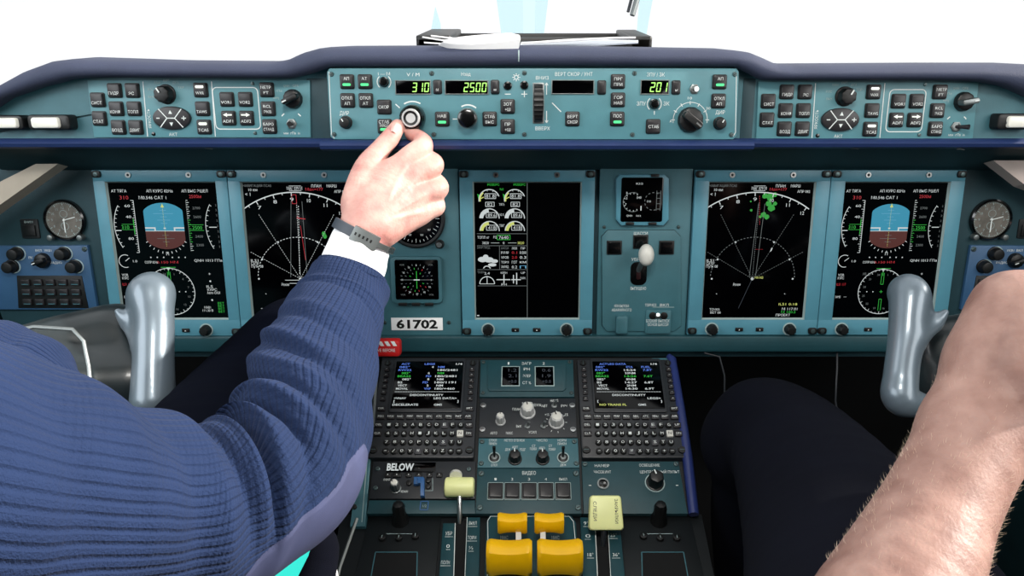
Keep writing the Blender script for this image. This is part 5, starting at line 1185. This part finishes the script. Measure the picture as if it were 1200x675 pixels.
# hanging cables in the right footwell
for i, (pts, lab) in enumerate((([(826, 414), (843, 418), (849, 440), (849, 475)], 'thin dark cable hanging under the panel, left of the right knee'), ([(981, 430), (979, 470), (985, 500), (1000, 530)], 'thin grey cable hanging under the panel beside the right knee'))):
    b = MB(); b.tube([MAIN.world(pts[0][0], 410, -.002)]+[W(x, y, 1.02) for x, y in pts]+[W(pts[-1][0]+4, pts[-1][1]+130, 1.1)], .0013, 'gunmetal', 8); o = b.build('cable', None, origin=W(*pts[1], 1.02)); tag(o, lab, 'cable')
# ================================================================== ORGANIC SHAPES: smooth union of tapered limbs
def catmull(pts, t):
    n = len(pts)-1; f = min(t*n, n-1e-6); i = int(f); u = f-i
    p0, p1, p2, p3 = pts[max(i-1, 0)], pts[i], pts[i+1], pts[min(i+2, n)]
    return [.5*(2*b_+(-a+c)*u+(2*a-5*b_+4*c-e)*u*u+(-a+3*b_-3*c+e)*u**3) for a, b_, c, e in zip(p0, p1, p2, p3)]
def organic(name, chains, m, parent, origin, vox=.0022, k=.003, iters=7, disp=None, per=6):
    """each chain is one smoothly bending tapered limb; the limbs melt into each other"""
    CH = []
    for c in chains:
        n = max(1, (len(c)-1)*(per if len(c) > 2 else 1)); CH.append([catmull(c, i/n) for i in range(n+1)])
    bm = bmesh.new()
    for c in CH:
        for a, b_ in zip(c, c[1:]):
            A_, B_ = Vector(a[:3]), Vector(b_[:3]); ra, rb = a[3], b_[3]; n = max(1, int((B_-A_).length/(min(ra, rb)*.35))+1)
            for i in range(n+1): bmesh.ops.create_icosphere(bm, subdivisions=2, radius=ra+(rb-ra)*i/n+k*.2, matrix=Matrix.Translation(A_.lerp(B_, i/n)))
    me = bpy.data.meshes.new('tmp'); bm.to_mesh(me); bm.free()
    o = bpy.data.objects.new('tmp', me); COL.objects.link(o)
    md = o.modifiers.new('r', 'REMESH'); md.mode = 'VOXEL'; md.voxel_size = vox
    md = o.modifiers.new('s', 'SMOOTH'); md.iterations = 4
    dg = bpy.context.evaluated_depsgraph_get(); me2 = bpy.data.meshes.new_from_object(o.evaluated_get(dg)); bpy.data.objects.remove(o); bpy.data.meshes.remove(me)
    n = len(me2.vertices); P = np.empty(n*3); me2.vertices.foreach_get('co', P); P = P.reshape(-1, 3)
    def sdf(P):
        D = []
        for c in CH:
            best = None
            for a, b_ in zip(c, c[1:]):
                A = np.array(a[:3]); BA = np.array(b_[:3])-A; pa = P-A; t = np.clip((pa@BA)/(BA@BA+1e-12), 0, 1)
                q = np.linalg.norm(pa-t[:, None]*BA, axis=1)-(a[3]+(b_[3]-a[3])*t); best = q if best is None else np.minimum(best, q)
            D.append(best)
        D = np.array(D); mn = D.min(0); return mn-k*np.log(np.exp(-(D-mn)/k).sum(0))
    e = 6e-4
    for it in range(iters):
        d = sdf(P); G = np.stack([(sdf(P+np.eye(3)[j]*e)-sdf(P-np.eye(3)[j]*e))/(2*e) for j in range(3)], 1)
        G /= (np.linalg.norm(G, axis=1)[:, None]+1e-9); P = P-G*np.clip(d, -.004, .004)[:, None]
    if disp is not None: P = P+G*disp(P)[:, None]
    P = P-np.array(origin)
    me2.vertices.foreach_set('co', P.reshape(-1)); me2.materials.clear(); me2.materials.append(M[m])
    me2.polygons.foreach_set('material_index', [0]*len(me2.polygons)); me2.shade_smooth(); me2.update()
    ob = bpy.data.objects.new(name, me2); COL.objects.link(ob)
    if parent: ob.parent = parent
    else: ob.location = origin
    return ob
def N(px, py, d, r): p = W(px, py, d); return (p.x, p.y, p.z, r)

# ---- side stick grips
def grip(S, label, right):
    org = W(S(175), 445, .76); t = thing('control_grip', label, 'control grip', loc=org, group='silver control grips on both sides')
    if not right:
        ch = [[N(178, 344, .765, .0195), N(181, 380, .75, .0185), N(180, 420, .74, .019), N(179, 470, .73, .021)], [N(178, 344, .765, .0195), N(176, 348, .775, .0195)],
              [N(172, 350, .768, .016), N(160, 372, .76, .0105), N(147, 372, .755, .0068), N(138, 365, .752, .0028)], [N(170, 400, .75, .014), N(152, 382, .755, .006)]]
    else:
        ch = [[N(1064, 343, .765, .0192), N(1066, 352, .76, .019), N(1061, 400, .75, .0165), N(1056, 440, .745, .0165), N(1056, 466, .74, .0175), N(1078, 474, .74, .012), N(1098, 474, .745, .009)],
              [N(1068, 352, .768, .015), N(1084, 374, .76, .010), N(1098, 374, .757, .0068), N(1108, 366, .754, .0030)], [N(1072, 395, .75, .012), N(1094, 382, .755, .006)]]
    organic('handle', ch, 'silver_grip', t, org, vox=.0022, k=.004)
    if not right:
        ch = [[N(135, 395, .79, .030), N(80, 402, .77, .030), N(30, 412, .74, .026), N(0, 420, .72, .026)], [N(135, 395, .79, .030), N(165, 440, .77, .026)], [N(150, 450, .76, .03), N(60, 450, .74, .034)]]
    else:
        ch = [[N(1100, 400, .80, .024), N(1150, 400, .78, .03), N(1230, 420, .74, .03)], [N(1098, 420, .80, .02), N(1098, 465, .79, .022)], [N(1120, 450, .78, .03), N(1200, 460, .76, .034)]]
    AB = organic('arm_body', ch, 'grip_body', t, org, vox=.003, k=.008)
    if not right:
        b = MB(); b.tube([W(x, y, d) for x, y, d in ((14, 388, .715), (40, 383, .715), (85, 386, .72), (98, 400, .72), (104, 430, .715), (106, 452, .71))], .002, 'steel_dull', 8)
        b.tube([W(x, y, d) for x, y, d in ((22, 402, .70), (60, 400, .70), (72, 412, .70), (78, 440, .70))], .0018, 'steel_dull', 8)
        b.build('edge_trim', AB, origin=org)
grip(lambda x: x, 'silver sculpted control grip on dark body in front of the far left flight display', False)
grip(lambda x: 1240-x, 'silver hooked control grip standing in front of the far right flight display', True)

# ================================================================== LEFT PILOT: reaching arm
org = W(200, 560, .52); P1 = thing('person', 'person in navy ribbed sweater reaching right hand to the autopilot speed knob', 'person', loc=org)
kp = FCU.world(484, 138, .018); D0 = FW.dot(kp-CAM)          # depth of the front face of the knob
d = lambda q: D0+q
H_ = [
 [N(405, 322, d(-.045), .029), N(420, 285, d(-.04), .0275), N(432, 262, d(-.036), .0262), N(440, 240, d(-.032), .024)],
 [N(436, 262, d(-.036), .024), N(448, 235, d(-.028), .0225), N(462, 205, d(-.018), .0165)],
 [N(440, 262, d(-.036), .023), N(462, 234, d(-.025), .0195), N(478, 212, d(-.016), .0148)],
 [N(446, 264, d(-.034), .021), N(468, 245, d(-.024), .0185), N(488, 231, d(-.016), .0146)],
 [N(448, 268, d(-.032), .020), N(470, 258, d(-.022), .0172), N(491, 250, d(-.012), .0132)],
 [N(426, 258, d(-.034), .022), N(421, 230, d(-.028), .0175), N(430, 197, d(-.018), .0140), N(446, 175, d(-.009), .0110), N(457, 162, d(-.002), .0104), N(466, 148, d(.007), .0080)],
 [N(420, 240, d(-.03), .017), N(440, 216, d(-.022), .0165), N(458, 205, d(-.018), .0155)],
 [N(460, 205, d(-.018), .0150), N(480, 184, d(-.016), .0122), N(495, 172, d(-.008), .0116), N(493, 163, d(.008), .0090), N(483, 157, d(.014), .0080)],
 [N(476, 213, d(-.017), .0146), N(492, 203, d(-.016), .0118), N(508, 194, d(-.008), .0116), N(502, 186, d(.012), .0095), N(486, 181, d(.020), .0086)],
 [N(486, 231, d(-.016), .0140), N(500, 226, d(-.015), .0114), N(514, 221, d(-.007), .0114), N(508, 211, d(.012), .0095), N(488, 205, d(.018), .0086)],
 [N(489, 250, d(-.013), .0128), N(500, 247, d(-.012), .0104), N(511, 242, d(-.004), .0104), N(504, 233, d(.011), .0086), N(488, 228, d(.014), .0080)],
]
KN = [np.array(W(x, y, d(q))) for x, y, q in ((480, 184, -.03), (494, 203, -.03), (501, 226, -.03), (500, 247, -.026))]
WR = np.array(W(440, 262, d(-.06)))
def hand_disp(P):
    h = np.zeros(len(P))
    for kn in KN:
        ax_ = kn-WR; L_ = np.linalg.norm(ax_); ax_ = ax_/L_; q = P-WR; t = q@ax_; pr = np.linalg.norm(q-t[:, None]*ax_-0, axis=1); r2 = pr-.028
        w_ = np.clip((t-.25*L_)/(.2*L_), 0, 1)*np.clip((1.02*L_-t)/(.15*L_), 0, 1)
        side = (q-t[:, None]*ax_)@np.cross(ax_, np.array((CAM-Vector(kn)).normalized()))
        h += .0011*w_*np.exp(-(side/.0028)**2)
    return h
prims = H_
organic('hand', prims, 'skin_pale', P1, org, vox=.0014, k=.0022, iters=7, disp=hand_disp)
# thumb nail
b = MB(); c = W(463.5, 153, d(-.0035)); ax = (W(466, 147, d(.003))-W(458, 162, d(-.005))).normalized(); nrm = (CAM-c).normalized(); nrm = (nrm+Vector((-.35, 0, .25))).normalized(); sd_ = ax.cross(nrm).normalized(); nrm = sd_.cross(ax).normalized()
V = []; 
for i in range(7):
    for j in range(7):
        a = (-1+2*j/6); l = (-1+2*i/6); ww = .0044*(1-.15*abs(l)**3)
        V.append(c+nrm*.0050+sd_*(a*ww)+ax*(l*.0058)+nrm*(.0012-.0024*a*a-.0006*l*l))
b.add(V, [(i*7+j, i*7+j+1, (i+1)*7+j+1, (i+1)*7+j) for i in range(6) for j in range(6)], 'nail'); b.build('thumb_nail', P1, origin=org)

def loft(name, nodes, m, parent, origin, NS=220, NA=180, disp=None, s0=0, s1=1, a0=-math.pi, a1=math.pi, off=0, cap=False, aspect=1.0, mask=None):
    """tube along nodes (point + radius); angle 0 faces the seat behind, uv = (around, along)"""
    V = []; UV = []; Fs = []; prev = None; Ls = 0
    full = a1-a0 > 6.28
    for i in range(NS+1):
        s = s0+(s1-s0)*i/NS; c = catmull(nodes, s); p = Vector(c[:3]); r = c[3]
        q0 = Vector(catmull(nodes, max(0, s-.004))[:3]); q1 = Vector(catmull(nodes, min(1, s+.004))[:3]); T = (q1-q0).normalized()
        e = (CAM-p).normalized(); e = (e-T*e.dot(T)).normalized(); f = T.cross(e)
        if prev: Ls += (p-prev).length
        prev = p
        for j in range(NA+1):
            a = a0+(a1-a0)*j/NA; rr = r+off+(disp(s, a, r) if disp else 0)
            V.append(p+e*(math.cos(a)*rr)+f*(math.sin(a)*rr*aspect)); UV.append((a/(2*math.pi)+.5, Ls))
    n = NA+1
    for i in range(NS):
        for j in range(NA):
            if mask and not mask(s0+(s1-s0)*(i+.5)/NS, a0+(a1-a0)*(j+.5)/NA): continue
            Fs.append((i*n+j, i*n+j+1, (i+1)*n+j+1, (i+1)*n+j))
    if cap: Fs += [tuple(range(NA)), tuple(NS*n+j for j in range(NA))]
    me = bpy.data.meshes.new(name); me.from_pydata([v-Vector(origin) for v in V], [], Fs); me.materials.append(M[m])
    ul = me.uv_layers.new(name='UVMap'); vi = np.empty(len(me.loops), dtype=int); me.loops.foreach_get('vertex_index', vi)
    ul.data.foreach_set('uv', np.array(UV)[vi].reshape(-1)); me.shade_smooth(); me.update()
    ob = bpy.data.objects.new(name, me); COL.objects.link(ob)
    if parent: ob.parent = parent
    else: ob.location = origin
    return ob
# white shirt cuff
cuff = [N(401, 350, d(-.065), .034), N(408, 325, d(-.055), .034), N(416, 303, d(-.047), .0335), N(421, 289, d(-.042), .0318), N(423, 285, d(-.041), .030)]
def wr(s, a, r): return .0012*math.sin(a*3+s*5)+.0008*math.sin(a*7-s*9)
loft('shirt_cuff', cuff, 'white_cloth', P1, org, 40, 72, disp=wr)
SL = [N(414, 318, d(-.055), .0405), N(409, 331, d(-.06), .042), N(395, 365, d(-.085), .047), N(376, 412, d(-.13), .054), N(362, 462, d(-.175), .057), N(350, 510, d(-.215), .059), N(325, 556, d(-.25), .061), N(270, 588, d(-.28), .062),
      N(200, 602, d(-.315), .065), N(110, 598, d(-.36), .071), N(20, 590, d(-.40), .079), N(-90, 575, d(-.43), .089), N(-220, 560, d(-.44), .10)]
NL = len(SL)-1
FOLDS = [  # centre s, centre angle, width s, width angle, depth, slope
 (.16, .2, .006, 1.6, .0022, -.01), (.185, .0, .006, 1.5, -.0025, -.02), (.24, .5, .008, 1.2, .003, -.03), (.262, .5, .008, 1.1, -.004, -.04),
 (.30, .7, .011, 1.0, .0055, -.055), (.33, .5, .010, 1.1, -.007, -.06), (.36, .6, .012, 1.0, .007, -.065), (.395, .6, .010, 1.1, -.010, -.065), (.43, .6, .013, 1.0, .008, -.06),
 (.465, .7, .011, 1.1, -.013, -.055), (.505, .8, .014, .9, .009, -.04), (.545, .7, .012, 1.2, -.014, -.03), (.585, .7, .016, .9, .008, -.01), (.63, .5, .014, 1.2, -.009, .02), (.675, .3, .018, 1.2, .006, .03),
 (.72, .3, .016, 1.1, -.005, .04), (.80, .6, .02, .9, .004, .05), (.85, .3, .02, .9, -.004, .05)]
def sleeve(s, a, r):
    h = 0
    for s0, a0, ds, da, am, sl in FOLDS:
        x = (s-s0-sl*(a-a0))/ds; y = (a-a0)/da
        if abs(x) < 3.2 and abs(y) < 3: h += .9*am*math.exp(-x*x-y*y)
    h += .0012*math.sin(s*61+a*2.3)+.001*math.sin(s*37-a*3.1)
    if s < .03: h -= .003*(1-s/.03)
    return h
SLV = loft('sweater_sleeve', SL, 'knit', P1, org, 420, 260, disp=sleeve)
def pm(s, a):
    y = (a+1.35)/.75; x = (s-.53)/.10; return x*x+y*y < 1
def patchd(s, a, r):
    y = (a+1.35)/.75; x = (s-.53)/.10; q = x*x+y*y; return sleeve(s, a, r)+.0016*min(1, max(0, (1-q)*8))
loft('elbow_patch', SL, 'patch', SLV, org, 160, 120, disp=patchd, s0=.42, s1=.64, a0=-2.15, a1=-.55, mask=pm)
# shoulder piece at the far left
SH = [N(75, 478, .50, .016), N(38, 452, .50, .032), N(-10, 450, .49, .045), N(-80, 460, .47, .058), N(-160, 480, .45, .065)]
loft('sweater_front', SH, 'knit', P1, org, 80, 120, disp=lambda s, a, r: .001*math.sin(s*40+a*3))
# trousers: right thigh and knee of the left pilot behind the arm
b_ = [[N(372, 372, .885, .028), N(335, 410, .86, .048), N(290, 470, .80, .062), N(230, 600, .62, .085)], [N(345, 400, .87, .045), N(352, 480, .93, .05), N(350, 640, .98, .05)]]
organic('trousers', b_, 'cloth_dark2', P1, org, vox=.005, k=.01)
b = MB(); p = [W(*q) for q in ((300, 690, .56), (318, 640, .57), (345, 622, .585), (372, 612, .60), (360, 650, .60), (340, 690, .59))]; nn = Vector((0, .002, -.003)); k = len(p)
b.add(p+[q+nn for q in p], [tuple(range(k)), tuple(range(2*k-1, k-1, -1))]+[(i, (i+1) % k, k+(i+1) % k, k+i) for i in range(k)], 'turquoise'); o = b.build('neck_strap', None, origin=W(340, 650, .58)); tag(o, 'bright turquoise strap hanging under the sweater elbow', 'strap')
sb = organic('seat_cushion', [[N(355, 700, .62, .022), N(372, 645, .63, .018), N(365, 625, .64, .012)]], 'cloth_dark', None, W(365, 660, .63), vox=.003, k=.006); tag(sb, 'dark navy cushion edge at the bottom beside the turquoise strap', 'cushion')
# wrist bracelet
org2 = W(427, 275, d(-.04)); t = thing('wristwatch', 'metal plated bracelet with dark strap around the wrist of the reaching arm', 'bracelet', loc=org2)
ax = (W(436, 262, d(-.030))-W(414, 305, d(-.046))).normalized(); cc = W(426, 277, d(-.041)); e = (CAM-cc).normalized(); ax = (ax+e*.35).normalized(); e = (e-ax*e.dot(ax)).normalized(); f = e.cross(ax)
def band(b, a0, a1, r, w, th, m, seg=40):
    V = []; n = seg+1
    for i in range(n):
        a = R(a0+(a1-a0)*i/seg); dr = e*math.cos(a)+f*math.sin(a)
        for rr, ww in ((r, -w/2), (r+th, -w/2*.9), (r+th, w/2*.9), (r, w/2)): V.append(cc+dr*rr+ax*ww)
    b.add(V, [(i*4+k, i*4+(k+1) % 4, (i+1)*4+(k+1) % 4, (i+1)*4+k) for i in range(seg) for k in range(4)]+[(0, 1, 2, 3), tuple(seg*4+k for k in (3, 2, 1, 0))], m)
b = MB(); band(b, 18, 200, .0322, .0115, .0022, 'strap'); b.build('strap', t, origin=org2)
b = MB(); band(b, -28, 20, .0330, .0165, .0026, 'steel_dull')
for k_ in range(5): band(b, -16+k_*7, -13+k_*7, .0352, .0035, .0007, 'black', 3)
b.build('plate', t, origin=org2)
b = MB(); band(b, -158, -28, .0332, .006, .002, 'steel_dull'); 
for k_ in range(10): band(b, -60-k_*6, -56-k_*6, .0350, .0075, .0012, 'steel', 3)
b.build('chain', t, origin=org2)

# ================================================================== RIGHT PILOT
org = W(1080, 640, .50); P2 = thing('person', 'person at the right edge with bare raised forearm and dark navy trousers', 'person', loc=org)
A2 = [[N(1010, 780, .43, .047), N(1068, 665, .46, .0395), N(1100, 595, .48, .0345), N(1140, 515, .50, .0335), N(1165, 455, .515, .034), N(1180, 400, .52, .032), N(1188, 365, .525, .0265)],
      [N(1140, 505, .505, .033), N(1175, 498, .505, .033), N(1215, 490, .505, .033), N(1260, 470, .51, .03)], [N(1170, 430, .52, .034), N(1240, 410, .52, .034)],
      [N(1188, 365, .523, .0262), N(1222, 358, .525, .0235), N(1244, 357, .522, .016)],
      [N(1240, 358, .52, .0150), N(1278, 340, .51, .0108), N(1306, 356, .488, .0098), N(1300, 384, .470, .0082)],
      [N(1245, 392, .525, .0150), N(1292, 380, .515, .0112), N(1322, 398, .492, .0100), N(1310, 424, .474, .0085)],
      [N(1245, 428, .525, .0148), N(1290, 424, .518, .0108), N(1316, 440, .498, .0096), N(1300, 462, .482, .0082)],
      [N(1242, 466, .520, .0138), N(1280, 464, .518, .0094), N(1302, 478, .503, .0084), N(1288, 498, .490, .0072)],
      [N(1190, 455, .500, .022), N(1222, 452, .478, .0165), N(1252, 428, .460, .0118), N(1270, 398, .452, .0090)]]
organic('forearm', A2, 'skin_tan', P2, org, vox=.0022, k=.004)
# fine arm hair along both edges of the forearm
random.seed(11); b = MB(); ch = A2[0]
for i in range(1500):
    tt = random.random(); c = catmull([list(x) for x in ch], .1+.6*tt); c1 = catmull([list(x) for x in ch], min(1, .1+.6*tt+.01)); p = Vector(c[:3]); T = (Vector(c1[:3])-p).normalized(); r = c[3]
    e = (CAM-p).normalized(); e = (e-T*e.dot(T)).normalized(); f = T.cross(e); a = random.uniform(-2.0, 2.0)
    if abs(a) < .9 and random.random() < .5: continue
    n_ = e*math.cos(a)+f*math.sin(a); base = p+n_*(r*.97); L = random.uniform(.002, .0055); dr = (n_*.8+T*random.uniform(.2, .9)+f*random.uniform(-.3, .3)).normalized(); sd_ = dr.cross(e).normalized()*.00007
    m_ = base+dr*L*.6; tip = base+dr*L+T*L*.25
    b.add([base-sd_, base+sd_, m_+sd_*.8, m_-sd_*.8, tip], [(0, 1, 2, 3), (3, 2, 4)], 'hair')
h_ = b.build('arm_hair', P2, origin=org, recalc=False); h_['kind'] = 'stuff'
L2 = [[N(895, 505, .86, .050), N(930, 530, .80, .066), N(1000, 660, .62, .088), N(1060, 850, .45, .10)], [N(892, 505, .87, .044), N(885, 600, .93, .054), N(895, 740, .98, .055)], [N(895, 505, .86, .05), N(870, 520, .88, .045)]]
organic('trousers', L2, 'cloth_dark', P2, org, vox=.005, k=.012)
b = MB()
b.tube([W(*q) for q in ((933, 520, .742), (962, 575, .66), (990, 625, .60), (1010, 668, .55))], .0016, 'cloth_dark', 6); b.build('crease', P2, origin=org)
b = MB(); b.tube([W(x, y, dd) for x, y, dd in ((940, 470, .92), (968, 488, .90), (990, 520, .88), (1012, 560, .85))], [.003, .005, .006, .004], 'beige', 8)
o = b.build('seat_belt', None, origin=W(965, 500, .85)); tag(o, 'pale grey belt edge lying behind the right knee', 'belt')

# ================================================================== LIGHT, WORLD, CAMERA
w = bpy.data.worlds.new('World'); sc.world = w; w.use_nodes = True; nt = w.node_tree; L = nt.links.new; bg = nt.nodes['Background']
tc = nt.nodes.new('ShaderNodeTexCoord'); sp = nt.nodes.new('ShaderNodeSeparateXYZ'); L(tc.outputs['Generated'], sp.inputs[0])
m1 = nt.nodes.new('ShaderNodeMapRange'); m1.inputs['From Min'].default_value = -.35; m1.inputs['From Max'].default_value = -.1; m1.inputs['To Min'].default_value = .25; m1.inputs['To Max'].default_value = 1.15; L(sp.outputs['Z'], m1.inputs['Value'])
L(m1.outputs[0], bg.inputs['Strength']); bg.inputs['Color'].default_value = (.97, .99, 1, 1)

def area(name, loc, tgt, sx, sy, e, col=(1, 1, 1)):
    ld = bpy.data.lights.new(name, 'AREA'); ld.shape = 'RECTANGLE'; ld.size = sx; ld.size_y = sy; ld.energy = e; ld.color = col
    o = bpy.data.objects.new(name, ld); COL.objects.link(o); o.location = loc; o.rotation_euler = (Vector(tgt)-Vector(loc)).to_track_quat('-Z', 'Y').to_euler(); return o
area('daylight_left_window', (-.93, .15, 1.45), (0, .7, .9), .8, .5, 6, (.93, .97, 1))
area('daylight_right_window', (.93, .05, 1.4), (-.1, .7, .95), .8, .5, 6, (1, .98, .95))
area('lever_fill', (0, 0, 1.84), (0, .75, .7), .35, .2, 9, (1, .97, .92))  # added fill light, out of view, to brighten the pedestal levers
sun = bpy.data.lights.new('sun', 'SUN'); sun.energy = 7.5; sun.angle = R(3); sun.color = (1, .93, .85)
so = bpy.data.objects.new('sun', sun); COL.objects.link(so); so.rotation_euler = Vector((-.85, -.10, -.40)).to_track_quat('-Z', 'Y').to_euler()

cd = bpy.data.cameras.new('camera'); co = bpy.data.objects.new('camera', cd); COL.objects.link(co); co.location = CAM
cd.sensor_width = 36; cd.lens = F/1200*36; cd.shift_x = -20/1200; cd.clip_start = .05
co.rotation_euler = (R(90)-PITCH, 0, 0); sc.camera = co
vs = sc.view_settings; vs.view_transform = 'Standard'; vs.look = 'None'; vs.gamma = 1; vs.use_curve_mapping = False; vs.exposure = 0
